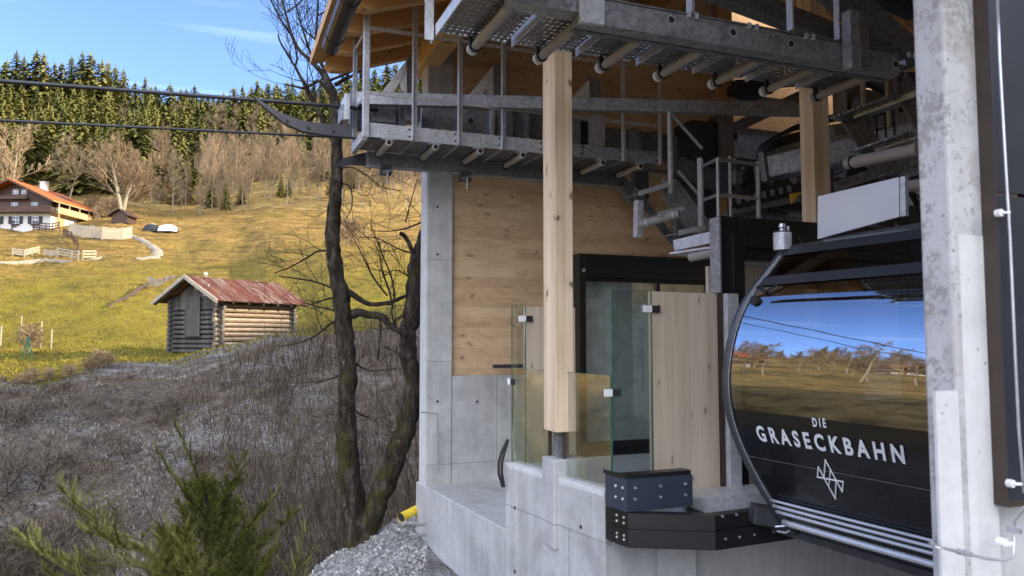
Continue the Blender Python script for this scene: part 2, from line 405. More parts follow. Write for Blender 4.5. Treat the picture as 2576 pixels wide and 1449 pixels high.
part(MB().box(x1+.04, 9, yc+.07, yc+.13, -3, 6.3), 'wing_wall', 'concrete_plain')
# ---- sliding door in the rear wall
def door(x0, x1, z0, z1, y, fr, hd, name='sliding_door', glassx=True):
    f = MB().box(x0, x0+fr, y-.12, y+.05, z0, z1).box(x1-fr, x1, y-.12, y+.05, z0, z1).box(x0+fr, x1-fr, y-.12, y+.05, z1-hd, z1).box(x0+fr, x1-fr, y-.12, y+.05, z0, z0+.05)
    d = part(f, name, 'black', bev=.004)
    xm = x0+(x1-x0)*.55
    f = MB()
    for a, b, yy in ((x0+fr, xm+.05, y-.05), (xm-.02, x1-fr, y)):
        f.box(a, a+.05, yy, yy+.04, z0+.05, z1-hd).box(b-.05, b, yy, yy+.04, z0+.05, z1-hd).box(a+.05, b-.05, yy, yy+.04, z1-hd-.05, z1-hd).box(a+.05, b-.05, yy, yy+.04, z0+.05, z0+.17)
    part(f, 'door_leaf', 'black', d)
    for a, b, yy in ((x0+fr, xm+.05, y-.03), (xm-.02, x1-fr, y+.02)):
        part(MB().box(a+.05, b-.05, yy, yy+.008, z0+.17, z1-hd-.05), 'pane', 'glass', d)
    return d
dr = door(dx0, dx1, 0, dz1, YW-.02, .075, .30)
mb = MB()
for u, v in ((1468, 680), (1783, 692)):
    p = W(u, v, y=YW-.15); mb.tube([(p.x, YW-.16, p.z), (p.x, YW-.13, p.z)], .022, 8)
split_build(mb, 'bolt', M['bolt'], dr)
p = W(1873, 1090, y=YW)
mb = MB(); hx = dx0+(dx1-dx0)*.48
mb.tube([(hx, YW-.12, .75), (hx, YW-.16, .78), (hx, YW-.16, 1.5), (hx, YW-.12, 1.53)], .014, 6)
part(mb, 'handle', 'galv', dr)
# inner room behind the door: white wall, its missing daylight put into the colour
part(MB().box(dx0-.1, dx1+.1, YW+.22, YW+.3, -.05, 2.6), 'inner_wall', 'white')
part(MB().box(dx0-.5, dx1+.6, YW+.05, YW+2.0, -.25, -.05), 'inner_floor', 'floor')
# ---- tall black portal beside the cabin
yfz = 5.42
fx0 = W(1813, 650, y=yfz).x; fx1 = 6.4; fz = W(1815, 543, y=yfz).z
por = part(MB().box(fx0, fx0+.22, yfz, yfz+.10, 0, fz).box(fx1-.2, fx1, yfz, yfz+.10, 0, fz).box(fx0+.22, fx1-.2, yfz, yfz+.10, fz-.38, fz), 'portal_frame', 'black', bev=.006)
part(MB().box(fx0-.03, fx0-.002, yfz-.015, yfz+.12, 0, fz-.01), 'edge_profile', 'galv', por, bev=.008)
part(MB().box(fx0+.10, fx0+.22, yfz-.04, yfz-.002, 0, fz-.15).box(fx0+.22, fx1-.25, yfz-.04, yfz-.002, fz-.27, fz-.15), 'door_rail', 'black', por, bev=.004)
part(MB().box(fx0+.225, fx1-.25, yfz+.5, yfz+.54, 0, fz-.39), 'inner_panel', 'slab', por)
# ---- glass railing with pale board slabs
gzt = 1.865
def pane(a, b, z0, z1, label):
    a = V(a); b = V(b); g = thing('glass_panel', ((a.x+b.x)/2, (a.y+b.y)/2, z0), label, 'glass panel', 'glass panels of the platform barrier')
    d = (b-a); d.z = 0; n_ = V((-d.y, d.x, 0)).normalized()*.006
    part(MB().prism([(a.x-n_.x, a.y-n_.y, z0), (b.x-n_.x, b.y-n_.y, z0), (b.x+n_.x, b.y+n_.y, z0), (a.x+n_.x, a.y+n_.y, z0)], (0, 0, z1-z0)), 'pane', 'glass', g)
    e = MB(); d.normalize()
    for p in (a-d*.004, b+d*.004): e.beam((p.x, p.y, z0), (p.x, p.y, z1), .013, .006, up=d)
    e.beam((a.x, a.y, z1+.002), (b.x, b.y, z1+.002), .012, .004)
    part(e, 'edge', 'glass_edge', g); return g
ins = wn*.07
A_ = PA+ins; D_ = PD+ins; B_ = PB2+ins; C_ = PC2+ins
rz = W(1404, 935, x=C_.x).z
g1 = pane(A_+V((.01, 0, 0)), B_, .38, rz, 'low glass pane standing on the parapet left of the timber post foot')
g2 = pane(C_, D_, .38, rz, 'low glass pane standing on the parapet right of the timber post, over the corner')
mb = MB()
d = (D_-A_).normalized()
for p in (B_, C_): mb.beam((p.x, p.y, .25), (p.x, p.y, rz+.005), .022, .03, up=d)
part(mb, 'edge_profile', 'batten', g1)
sx0 = W(1644, 900, y=5.1).x; s0 = V((sx0, 5.12, 0)); s1 = V((W(1806, 900, y=5.2).x, 5.2, 0))
g3 = pane(V((D_.x+.01, D_.y, 0)), s0-V((.01, 0, 0)), .26, gzt, 'tall glass pane between the low pane and the pale board')
fz0 = W(1284, 768, x=A_.x).z
f0 = V((W(1321, 850, y=A_.y).x, A_.y, 0)); f1 = V((W(1447, 850, y=A_.y+.02).x, A_.y+.02, 0))
g4 = pane(V((A_.x+.01, A_.y+.01, 0)), f0-V((.005, 0, 0)), .1, fz0, 'tall narrow glass pane with green edge at the far end of the barrier')
def board(a, b, z0, z1, label, th=.05):
    n_ = V((-(b-a).y, (b-a).x, 0)).normalized()*th
    o = thing('wooden_screen', (a.x, a.y, z0), label, 'wooden screen')
    part(MB().prism([(a.x, a.y, z0), (b.x, b.y, z0), (b.x+n_.x, b.y+n_.y, z0), (a.x+n_.x, a.y+n_.y, z0)], (0, 0, z1-z0)), 'board', 'slab', o, bev=.004); return o
zb1 = W(1806, 1236, y=5.2).z
bd = board(s0, s1, zb1, gzt, 'tall pale spruce board screen beside the gondola cabin')
part(MB().box(s1.x+.006, s1.x+.05, 5.19, 5.24, zb1-.05, gzt+.01), 'wood_edge', 'batten', bd)
part(MB().box(s1.x+.054, s1.x+.17, 5.14, 5.26, -.05, gzt), 'steel_post', 'galv_light', bd, bev=.004)
part(MB().box(s0.x-.3, s1.x+.25, 5.11, 5.22, zb1-.16, zb1-.005), 'base_plate', 'galv_light', bd, bev=.003)
bd2 = board(f0, f1, .35, fz0-.01, 'pale board screen half hidden behind the timber post')
def bracket(p, nrm, dirn, owner, w=.13):
    p = V(p); dirn = V(dirn).normalized(); nrm = V(nrm).normalized()
    part(MB().beam(p-dirn*w*.5+nrm*.012, p+nrm*.012, .022, .055), 'bracket', 'white', owner, bev=.003)
    part(MB().beam(p+nrm*.012, p+dirn*w*.5+nrm*.012, .022, .055), 'bracket', 'rubber', owner, bev=.003)
zq = W(1640, 777, y=5.1).z
bracket((s0.x-.01, s0.y-.0, zq), (0, -1, 0), (1, .03, 0), bd, .15)
zq = W(1325, 802, y=A_.y).z
bracket((f0.x+.0, f0.y, zq), (0, -1, 0), (1, 0, 0), bd2)
zq = W(1527, 988, y=D_.y).z
bracket((D_.x+.01, D_.y-.0, zq), (-.3, -1, 0), (1, -.1, 0), g3, .13)
zq = W(1285, 960, y=A_.y).z
bracket((A_.x, A_.y-.01, zq), (-1, -.3, 0), (.2, -1, 0), g4, .1)
# black bar on the far wall and the hanging black cable loops
part(MB().box(W(1240, 920, y=8.7).x, W(1300, 920, y=8.7).x+.6, 8.66, 8.72, W(1240, 926, y=8.7).z, W(1240, 917, y=8.7).z), 'shelf', 'steel_dark')
cb = thing('cable_bundle', tuple(W(1262, 1215, y=6.5)), 'black cable loops hanging at the left corner of the parapet', 'cable')
mb = MB()
for o_ in (0, 8):
    mb.tube([W(1278-o_*.2, 1105, y=6.42), W(1268-o_, 1140, y=6.42), W(1262-o_, 1165, y=6.42), W(1262-o_, 1190, y=6.42), W(1268-o_*.5, 1225, y=6.42)], .012, 6)
part(mb, 'cable', 'rubber', cb)
# thin conduit on the column and anchor bolts on the ledge wall
mb = MB(); p = W(1058, 1037, y=YW-.1); q = W(1100, 1040, y=YW-.1)
mb.tube([p, q, W(1102, 1110, y=YW-.1), W(1102, 1180, y=YW-.1)], .008, 6); part(mb, 'conduit', 'galv')
mb = MB()
for u, v in ((1072, 1318), (1072, 1345)):
    p = W(u, v, x=2.24); mb.tube([p, p+V((-.12, 0, 0))], .018, 8)
split_build(mb, 'anchor_bolt', M['galv'], bld)
# ---- bumper: black boards bolted to steel at the cabin entry
bp = thing('cabin_guide', (3.0, 4.7, 0), 'black bolted plastic bumper in front of the board screen', 'bumper')
yb_ = 4.72; D1 = 1.5
b0 = W(1537, 1250, y=yb_+.18); b1 = W(1576, 1250, y=yb_); b2 = W(1742, 1250, y=yb_)
zt = W(1576, 1196, y=yb_).z; zm = W(1576, 1290, y=yb_).z; zm2 = W(1576, 1330, y=yb_).z; zd = W(1576, 1377, y=yb_).z
def strip(pts, z0, z1, back=.09):
    m2 = MB()
    for p, q in zip(pts[:-1], pts[1:]):
        m2.prism([(p[0], p[1], z0), (q[0], q[1], z0), (q[0], q[1]+back, z0), (p[0], p[1]+back, z0)], (0, 0, z1-z0))
    return m2
pts = [(b0.x, b0.y), (b1.x, b1.y), (b2.x, b2.y)]
part(strip(pts, zm+.003, zt-.03), 'top_board', 'navy', bp)
part(strip([(p[0], p[1]+.02) for p in pts], zt-.03, zt, .1), 'top_cap', 'black', bp)
q3 = W(1800, 1385, z=zd); q4 = W(2075, 1342, z=zd)
pts2 = [(b0.x-.005, b0.y-.012), (b1.x, b1.y-.014), (q3.x, q3.y)]
part(strip(pts2, zm2+.002, zm), 'black_board', 'black', bp)
part(strip(pts2, zd, zm2-.002), 'black_board', 'black', bp)
zr = W(1760, 1272, y=q3.y).z
part(strip([(b2.x+.006, b2.y+.0), (q3.x, q3.y+.03), (q4.x+.2, q4.y+.03)], zm2+.003, zm-.01), 'black_board', 'black', bp)
part(strip([(q3.x+.003, q3.y), (q4.x+.2, q4.y)], zd, zm2-.002), 'black_board', 'black', bp)
part(MB().box(b2.x+.01, b2.x+.9, b2.y+.14, b2.y+.45, zm-.1, zm+.02), 'steel_tray', 'galv_light', bp)
mb = MB()
def bolt(p, n_, r=.010): p = V(p); mb.tube([p, p+V(n_)*.012], r, 8)
for f in (.12, .5, .88):
    p = seg((b1.x, b1.y, 0), (b2.x, b2.y, 0), f)
    for z in (zt-.09, zm+.09): bolt((p.x, p.y, z), (0, -1, 0))
    for z in (zm-.035, zm2+.035, zm2-.05, zd+.05): bolt((p.x, p.y-.016-.05*0, z), (0, -1.6, 0), .0085)
for f in (.3, .75):
    p = seg((b0.x, b0.y, 0), (b1.x, b1.y, 0), f)
    for z in (zt-.09, zm+.09): bolt((p.x, p.y, z), (-.6, -.8, 0))
    for z in (zm-.035, zm2+.035, zm2-.05, zd+.05): bolt((p.x, p.y-.014, z), (-.7, -.9, 0), .0085)
for f in (.2, .55, .9):
    p = seg((b2.x, b2.y, 0), (q3.x, q3.y, 0), f); bolt((p.x, p.y-.002, zd+.07), (0, -1.4, 0), .0085)
for f in (.08, .2, .33, .5, .7):
    p = seg((q3.x, q3.y, 0), (q4.x, q4.y, 0), f); bolt((p.x, p.y, zd+.07), (0, -1, 0), .0085); bolt((p.x, p.y+.03, zm2+.09), (0, -1, 0), .0085)
split_build(mb, 'bolt', M['bolt'], bp)
# ---- lightning-protection wires at the right column
wr = thing('lightning_conductor', tuple(W(2560, 1300, y=1.8)), 'bright bent wire looped round the foot of the spotted concrete column', 'wire')
yy = 1.85
mb = MB().tube([W(2352, 1362, y=yy+.2), W(2338, 1366, y=yy), W(2352, 1374, y=yy-.03), W(2420, 1390, y=yy-.03), W(2480, 1405, y=yy-.03), W(2530, 1410, y=yy-.02), W(2546, 1400, y=yy-.01), W(2550, 1370, y=yy), W(2551, 1330, y=yy), W(2551, 1310, y=yy), W(2575, 1278, y=yy-.05), W(2640, 1255, y=yy-.1)], .0052, 8)
part(mb, 'wire', 'wire', wr, smooth=True)
mb = MB()
for u, v in ((2425, 1390), (2551, 1333)): mb.beam(W(u-13, v-2, y=yy-.03), W(u+13, v+3, y=yy-.03), .022, .018)
split_build(mb, 'clamp', M['galv'], wr, bev=.002)
p = W(2531, 1366, y=yy+.02); mb = MB().tube([p, p+V((0, .03, 0))], .015, 10).beam(p, W(2550, 1369, y=yy), .012, .014); part(mb, 'holder', 'white', wr)
wr = thing('lightning_conductor', tuple(W(2540, 600, y=1.8)), 'straight bright wire running down the charcoal cladding panel', 'wire')
mb = MB().tube([W(2505, -60, y=1.855), W(2514, 150, y=1.855), W(2528, 400, y=1.855), W(2540, 600, y=1.855), W(2553, 900, y=1.855), W(2562, 1080, y=1.855), W(2575, 1240, y=1.855)], .0052, 8)
part(mb, 'wire', 'wire', wr, smooth=True)
for u, v in ((2537, 535), (2566, 1217)):
    p = W(u-18, v, y=1.86); mb = MB().tube([p, p+V((0, .02, 0))], .014, 10).beam(p, W(u+1, v, y=1.855), .012, .0085); part(mb, 'holder', 'white', wr)
# formwork tie holes
for k_, (u, v) in enumerate(((1100, 520), (1100, 640), (1100, 1010), (1200, 1010))):
    p = W(u, v, y=YW-.02); part(MB().tube([p+V((0, -.004, 0)), p], .016, 10), 'tie_hole', 'batten')
for f_, z in ((.12, .0), (.12, -.55), (.8, .05), (.8, -.5)):
    p = PA+(PD-PA)*f_; p.z = z; part(MB().tube([p-wn*.004, p+wn*.002], .016, 10), 'tie_hole', 'batten')
# yellow pipe
yq = thing('drain_pipe', tuple(W(1015, 1300, y=7.6)), 'yellow plastic pipe end poking from the scree beside the concrete', 'pipe')
a = W(1008, 1302, d=8.9); b = W(1075, 1268, d=9.3); dd = (b-a).normalized()
mb = MB().tube([a, b], .055, 14, cap=False); part(mb, 'pipe', 'yellow', yq, smooth=True)
part(MB().tube([a+dd*.01, a+dd*.02], .05, 12), 'bore', 'rubber', yq)
# ================================================================== ROPEWAY STEELWORK
XG = [1.62+.505*k for k in range(7)]
# ---- far walkway (left, along the rope)
fw = thing('service_walkway', (3.2, 8.0, 3.6), 'galvanised walkway with tall cage railing running out past the concrete column', 'walkway')
def fp(mb, name, m, par=None, **k): return mb.build(name, M[m], par or fw, **k)
YN = 7.74; YF = 8.34
zt_ = 3.735; zb_ = 3.59
for k, x in enumerate(XG):
    a, b = x-.245, x+.245
    g = fp(MB().box(a, b, YN+.008, YF, zb_-.002, zb_+.004), 'grating', 'grate')
    fp(MB().box(a, b, YN-.006, YN, zb_-.006, zt_).box(a-.004, a+.004, YN-.004, YF, zb_-.012, zb_+.075).box(b-.004, b+.004, YN, YF, zb_-.012, zb_+.055), 'toe_plate', 'galv_light' if k < 4 else 'galv', g, bev=.002)
    m2 = MB(); 
    for i in range(3): m2.tube([(x-.08+.08*i, YN-.012, zb_+.05+.02*(i % 2)), (x-.08+.08*i, YN-.005, zb_+.05+.02*(i % 2))], .006, 6)
    for dz in (.035, .11): m2.tube([(b-.03, YN-.016, zb_+dz), (b-.03, YN-.005, zb_+dz)], .012, 6)
    split_build(m2, 'bolt', M['steel_dark'], g)
    pz_ = zb_-.045
    pp = fp(MB().tube([(x, YN+.03, pz_), (x, YF-.02, pz_)], .034, 12), 'support_pipe', 'pipe', None, smooth=False)
    fp(MB().tube([(x, YN-.0, pz_), (x, YN+.03, pz_)], .037, 12).box(x-.075, x+.06, YN+.01, YN+.06, pz_+.030, pz_+.043), 'end_collar', 'galv_light', pp)
    fp(MB().tube([(x, YN-.004, pz_), (x, YN-.001, pz_)], .025, 10), 'bore', 'rubber', pp)
    fp(MB().tube([(x, YF-.05, pz_), (x, YF-.03, pz_)], .042, 12), 'end_collar', 'rubber', pp)
    if k < 4 or k in (5, 6):
        ztp = 5.35 if k < 4 else 4.95
        fp(MB().angle((x+.24, YN-.01, zb_-.01), (x+.24, YN-.01, ztp), .055, .008, (0, -1, 0)), 'upright', 'galv_light')
x0 = XG[0]-.25
fp(MB().beam((x0, YN-.01, zb_-.02), (x0, YN-.01, 5.35), .065, .06), 'upright', 'galv_light', bev=.004)
xq = W(893, 200, y=YF).x
fp(MB().beam((xq, YF, zb_-.05), (xq, YF, 5.35), .05, .045), 'upright', 'galv', bev=.004)
def zat(u, v, y): return W(u, v, y=y)
r1 = [W(924, 72, y=YN), W(1355, 170, y=YN)]; r2 = [W(924, 235, y=YN), W(1357, 300, y=YN)]
zr1 = r1[0].z; zr2 = r2[0].z
for z in (zr1, zr2):
    fp(MB().beam((x0, YN-.03, z), (XG[6]+.25 if z == zr2 else XG[5]+.3, YN-.03, z), .01, .04).beam((x0-.0, YN-.03, z), (xq, YF, z-.0), .01, .04), 'rail', 'galv_light', bev=.002)
fp(MB().beam((xq, YF, 3.6), (xq+.01, YN, 3.6), .05, .1), 'end_plate', 'galv_light')
# wide guide rail above the walkway
a = W(898, 249, d=8.35); b = W(2017, 277, d=8.4)
fp(MB().beam(a, b, .10, .14), 'guide_beam', 'galv', bev=.006)
a2 = W(900, 247, d=7.9); b2_ = W(1360, 282, d=7.95)
# ---- main track girder with boxes
tg = thing('track_girder', (3, 8.5, 3.2), 'dark steel rope girder with box plates below and behind the far walkway', 'girder')
def tp(mb, name, m, par=None, **k): return mb.build(name, M[m], par or tg, **k)
yg = 8.42
za = W(920, 385, y=yg).z; zbm = W(920, 415, y=yg).z
xl = W(920, 400, y=yg).x; xr = W(1590, 480, y=yg).x
tp(MB().beam((xl, yg, (za+zbm)/2), (xr-.15, yg, (za+zbm)/2), .12, za-zbm+.03), 'lower_beam', 'galv_dark', bev=.006)
tp(MB().beam((xl, yg-.07, zbm-.03), (xr-.15, yg-.07, zbm-.03), .06, .02), 'flange', 'galv', bev=.002)
p0 = W(842, 422, y=yg); p1 = W(862, 398, y=yg); p2 = W(920, 383, y=yg); p3 = W(922, 415, y=yg); p4 = W(880, 412, y=yg)
tp(MB().prism([p0, p1, p2, p3, p4], (0, .06, 0)), 'entry_horn', 'steel_dark')
tp(MB().beam((xr-.17, yg, (za+zbm)/2-.02), W(1592, 505, y=yg), .12, .16), 'brace', 'galv_dark', bev=.004)
h_top = [(636, 240), (670, 262), (710, 285), (760, 303), (820, 312), (885, 317)]; h_bot = [(885, 346), (820, 340), (760, 330), (715, 310), (680, 282), (655, 262)]
tp(MB().prism([W(u, v, y=8.0) for u, v in h_top+h_bot], (0, .07, 0)), 'entry_horn', 'horn', bev=.004)
mb = MB()
for u, v in ((722, 304), (775, 322), (838, 331)): p = W(u, v, y=7.995); mb.tube([p, p+V((0, -.006, 0))], .016, 8)
split_build(mb, 'bolt_hole', M['rubber'], tg)
def pix_box(u0, v0, u1, v1, y, depth, name, m, par=None, bev=.004, lab=None):
    p = W(u0, (v0+v1)/2, y=y); q = W(u1, (v0+v1)/2, y=y); zt = W((u0+u1)/2, v0, y=y).z; zb2 = W((u0+u1)/2, v1, y=y).z
    return tp(MB().box(p.x, q.x, y, y+depth, zb2, zt), name, m, par, bev=bev)
pix_box(868, 235, 880, 300, 8.1, .35, 'end_plate', 'galv_light'); pix_box(858, 262, 867, 302, 8.15, .25, 'end_plate', 'galv')
for a_ in ((882, 232, 1000, 330, 8.46, .1, 'web_plate', 'galv_dark'), (936, 262, 996, 308, 8.38, .06, 'cover_plate', 'galv'), (1004, 262, 1022, 345, 8.3, .1, 'stiffener', 'galv_dark'),
           (1022, 268, 1058, 303, 8.2, .2, 'junction_box', 'galv'), (1060, 272, 1240, 345, 8.44, .12, 'web_plate', 'galv'), (1236, 270, 1244, 350, 8.36, .08, 'stiffener', 'galv_light'),
           (1252, 250, 1290, 345, 8.40, .12, 'stiffener', 'galv'), (1290, 268, 1362, 352, 8.46, .1, 'web_plate', 'galv_dark'), (1322, 285, 1332, 355, 8.38, .08, 'stiffener', 'galv'),
           (1442, 300, 1460, 378, 8.36, .1, 'stiffener', 'galv'), (1462, 305, 1492, 385, 8.42, .1, 'roller_box', 'black'), (1488, 290, 1522, 372, 8.32, .16, 'stiffener', 'galv_light'),
           (1524, 330, 1690, 400, 8.48, .1, 'web_plate', 'galv_dark'), (1590, 322, 1612, 385, 8.36, .1, 'stiffener', 'galv'), (1640, 330, 1660, 390, 8.40, .08, 'stiffener', 'galv_dark')):
    pix_box(*a_)
tp(MB().tube([W(1183, 304, y=8.435), W(1183, 304, y=8.42)], .03, 10), 'bolt_hole', 'rubber')
# gusset brackets above the girder
for ua, ub, um, vt, vb in ((960, 1053, 1022, 152, 232), (1180, 1282, 1240, 168, 240), (1443, 1518, 1482, 200, 245)):
    yq = 8.42
    up_ = pix_box(um+2, vt-4 if ua > 1000 else 140, ub-8, vb+10, yq, .1, 'bracket_column', 'galv')
    tri = [W(ua, vb, y=yq-.06), W(um, vt, y=yq-.06), W(um, vt+24, y=yq-.06), W(ua+32, vb, y=yq-.06)]
    tp(MB().prism(tri, (0, .16, 0)), 'gusset', 'white', up_, bev=.003)
    tri = [W(um-22, vt+45, y=yq-.05), W(um+1, vt+20, y=yq-.05), W(um+1, vb+2, y=yq-.05), W(um-10, vb-4, y=yq-.05)]
    tp(MB().prism(tri, (0, .1, 0)), 'gusset', 'white', up_)
# hanging sensors
for u, v in ((972, 420), (1172, 436)):
    s_ = pix_box(u-14, v-6, u+14, v+18, 8.3, .1, 'sensor', 'steel_dark')
    p = W(u+3, v+8, y=8.28); tp(MB().tube([p, p+V((0, 0, -.16))], .012, 6).tube([p+V((-.05, 0, -.03)), p+V((.05, 0, 0))], .02, 6), 'sensor_pin', 'galv', s_)
# ---- ropes
for (u0, v0, u1, v1, r, lab) in ((858, 268, 0, 203, .021, 'thick upper black rope coming from the girder end plate'), (880, 347, 0, 302, .013, 'thin lower black rope passing under the curved horn')):
    A = W(u0, v0, d=8.3); B = W(u1, v1, d=8.3*.823); dr_ = (B-A)
    pts = [A+V((.25, 0, 0))]+[A+dr_*t+V((0, 0, -.004*t*t)) for t in (0, .5, 1, 2, 4, 8, 14, 22, 30)]
    pts = [A+V((.4, .0, -.0))]+pts[1:]
    rp = MB().tube(pts, r, 8).build('rope', M['rope'], None, smooth=True); tag(rp, lab, 'rope')
# ---- near walkway overhead
nw = thing('overhead_walkway', (3.2, 4.5, 3.6), 'overhead perforated steel walkway seen from below with row of pale pipes', 'walkway')
def np_(mb, name, m, par=None, **k): return mb.build(name, M[m], par or nw, **k)
YA = 4.93; YB = 4.2; pz = W(1205, 105, x=XG[0]).z
zg = pz+.058
for k, x in enumerate(XG):
    yb0 = YB if k else 3.6
    a, b = x-.235, x+.225
    if k == 0: a -= .05
    g = np_(MB().box(a, b, yb0, YA-.05, zg, zg+.006), 'grating', 'grate')
    np_(MB().box(a-.003, a+.006, yb0, YA-.05, zg-.03, zg+.05).box(b-.006, b+.003, yb0, YA-.05, zg-.0, zg+.05).box(a, b, YA-.055, YA-.048, zg-.003, zg+.06), 'side_flange', 'galv_light', g)
    pp = np_(MB().tube([(x, YB-.02, pz), (x, YA+.0, pz)], .034, 14), 'support_pipe', 'pipe', smooth=False)
    np_(MB().tube([(x, YA-.06, pz), (x, YA-.045, pz)], .045, 14).box(x-.05, x-.03, YA-.08, YA-.05, pz, zg), 'pipe_clamp', 'rubber', pp)
    np_(MB().tube([(x, YA-.005, pz), (x, YA+.03, pz)], .041, 14), 'end_cap', 'white', pp)
xu = XG[0]-.30
np_(MB().angle((xu, YA-.04, zg-.06), (xu, YA-.04, zg+1.4), .06, .008, (0, 1, 0)), 'upright', 'galv_light')
# big girder with round holes
yb1 = YB-.14; bz0 = W(1700, 95, y=yb1).z; bz1 = W(1700, 33, y=yb1).z
xs_ = W(1460, 20, y=yb1).x; xe_ = W(2262, 175, y=yb1).x
gd = np_(MB().box(xs_, xe_, yb1, YB-.03, bz0, bz1), 'girder', 'galv', bev=.004)
np_(MB().box(xs_, xe_, yb1-.01, YB+.03, bz1, bz1+.012).box(xs_, xe_, YB-.03, YB+.02, bz0-.006, bz0+.006), 'flange', 'galv_dark', gd)
np_(MB().box(W(1288, 5, y=yb1).x, xs_-.002, yb1+.01, YB, bz0+.06, bz1), 'girder_end', 'galv', gd, bev=.003)
np_(MB().box(xs_-.02, xs_+.14, yb1-.05, yb1-.012, bz0-.02, bz1+.25), 'splice_plate', 'galv_light', gd, bev=.003)
mb = MB(); m3 = MB()
for u, v in ((1513, 15), (1688, 50), (1843, 82), (1989, 111), (2124, 137), (2252, 162)):
    p = W(u, v, y=yb1)
    mb.tube([p+V((0, -.004, 0)), p+V((0, -.001, 0))], .023, 14); m3.tube([p+V((0, -.003, 0)), p+V((0, .0, 0))], .031, 14)
    if v > 40: q = p+V((.13, 0, .09)); m3.box(q.x-.012, q.x+.012, yb1-.016, yb1, bz1-.02, bz1+.02); m3.box(q.x+.05, q.x+.074, yb1-.016, yb1, bz1-.02, bz1+.02)
split_build(mb, 'bolt_hole', M['rubber'], gd); split_build(m3, 'hole_rim', M['galv_light'], gd)
for u, v, w in ((1737, 38, .06), (1988, 82, .06), (2107, 105, .05)):
    p = W(u, v, y=yb1+.05); np_(MB().angle((p.x-.03, yb1+.05, p.z), (p.x-.03, yb1+.05, p.z+1.3), w, .008, (0, -1, 0)), 'upright', 'galv_light')
p = W(2150, 175, y=yb1-.08); np_(MB().box(p.x-.05, p.x+.045, yb1-.10, yb1-.02, p.z, p.z+.42), 'hanger_plate', 'galv', bev=.003)
np_(MB().box(p.x+.05, p.x+.13, yb1-.09, yb1-.03, p.z+.04, p.z+.40), 'hanger_box', 'galv_dark', bev=.003)
# top left wide panel edge
# diagonal dark beams overhead
np_(MB().beam(W(1700, -60, y=4.9), W(2110, 95, y=4.9), .14, .16), 'diagonal_beam', 'galv_dark', bev=.006)
big = thing('diagonal_tube', tuple(W(2200, 80, y=4.4)), 'thick dark steel tube slanting down behind the spotted column', 'steel tube')
MB().beam(W(2060, -55, y=4.3), W(2300, 150, y=4.3), .17, .2).build('tube', M['galv_dark'], big, bev=.02)
MB().beam(W(2150, -40, y=4.5), W(2300, 30, y=4.5), .12, .14).build('tube', M['steel_dark'], big, bev=.02)
# ---- bull wheel
bw = thing('bull_wheel', tuple(W(2100, 330, y=7.4)), 'large dark horizontal bull wheel with thin cable hoops behind the second timber post', 'wheel')
c0 = W(2170, 330, y=7.9)
R0 = 1.45
def ring(r, z, w, h, m, name, n=64):
    mb = MB(); rows = []
    for i in range(n+1):
        a = 2*pi*i/n; cx, cy = cos(a), sin(a)
        rows.append([(c0.x+cx*(r-w), c0.y+cy*(r-w), z-h), (c0.x+cx*r, c0.y+cy*r, z-h), (c0.x+cx*r, c0.y+cy*r, z+h), (c0.x+cx*(r-w), c0.y+cy*(r-w), z+h), (c0.x+cx*(r-w), c0.y+cy*(r-w), z-h)])
    return mb.grid(rows).build(name, M[m], bw)
zc = W(1850, 372, y=7.9).z
ring(R0, zc, .10, .075, 'galv', 'rim'); ring(R0-.1, zc-.1, .08, .05, 'steel_dark', 'liner'); ring(R0-.02, zc+.16, .5, .05, 'steel_dark', 'disc')
for i, dz in enumerate((.26, .30, .34, .38, .42)):
    ring(R0-.05-.07*i, zc+dz, .016, .010, 'rubber', 'hoop', 48)
mb = MB()
for k in range(8):
    a = pi*k/8+.15; mb.beam((c0.x-cos(a)*(R0-.1), c0.y-sin(a)*(R0-.1), zc), (c0.x+cos(a)*(R0-.1), c0.y+sin(a)*(R0-.1), zc), .09, .1)
mb.build('spokes', M['galv_dark'], bw); MB().tube([(c0.x, c0.y, zc-.5), (c0.x, c0.y, zc+.6)], .22, 20).build('hub', M['steel_dark'], bw)
# ---- drive frame: big box tubes, plates, motor
df = thing('drive_frame', tuple(W(2100, 400, y=6.8)), 'grey box-section drive frame with bolted flange right of the stair', 'machine frame')
def dp(mb, name, m, par=None, **k): return mb.build(name, M[m], par or df, **k)
a = W(1935, 425, y=6.9); b = W(2330, 335, y=5.6)
dp(MB().beam(a, b, .24, .26), 'box_tube', 'galv', bev=.02)
dp(MB().beam(a+(a-b).normalized()*.06, a, .34, .34), 'flange_plate', 'galv_dark', bev=.004)
dp(MB().beam(W(1850, 480, y=7.2), W(2330, 560, y=6.4), .2, .3), 'rear_beam', 'steel_dark', bev=.01)
dp(MB().beam(W(1700, 420, y=7.9), W(1960, 520, y=7.3), .2, .25), 'motor_bed', 'steel_dark', bev=.01)
def dbox(u0, v0, u1, v1, y, d, name, m, **k):
    p = W(u0, (v0+v1)/2, y=y); q = W(u1, (v0+v1)/2, y=y)
    return dp(MB().box(p.x, q.x, y, y+d, W((u0+u1)/2, v1, y=y).z, W((u0+u1)/2, v0, y=y).z), name, m, **k)
dbox(1740, 305, 1812, 425, 7.8, .4, 'control_box', 'steel_dark', bev=.01)
dbox(1812, 290, 1845, 450, 7.75, .25, 'column_plate', 'galv_dark', bev=.004)
dbox(1700, 345, 1742, 600, 8.1, .15, 'column', 'galv_dark', bev=.004)
dbox(1760, 420, 1800, 560, 7.9, .3, 'column', 'steel_dark', bev=.004)
dbox(1850, 398, 1920, 470, 7.3, .3, 'gear_housing', 'steel_dark', bev=.03)
dbox(1880, 470, 1985, 545, 7.0, .4, 'motor', 'steel_dark', bev=.04)
dbox(1830, 545, 2200, 600, 7.6, .1, 'cross_plate', 'galv_dark')
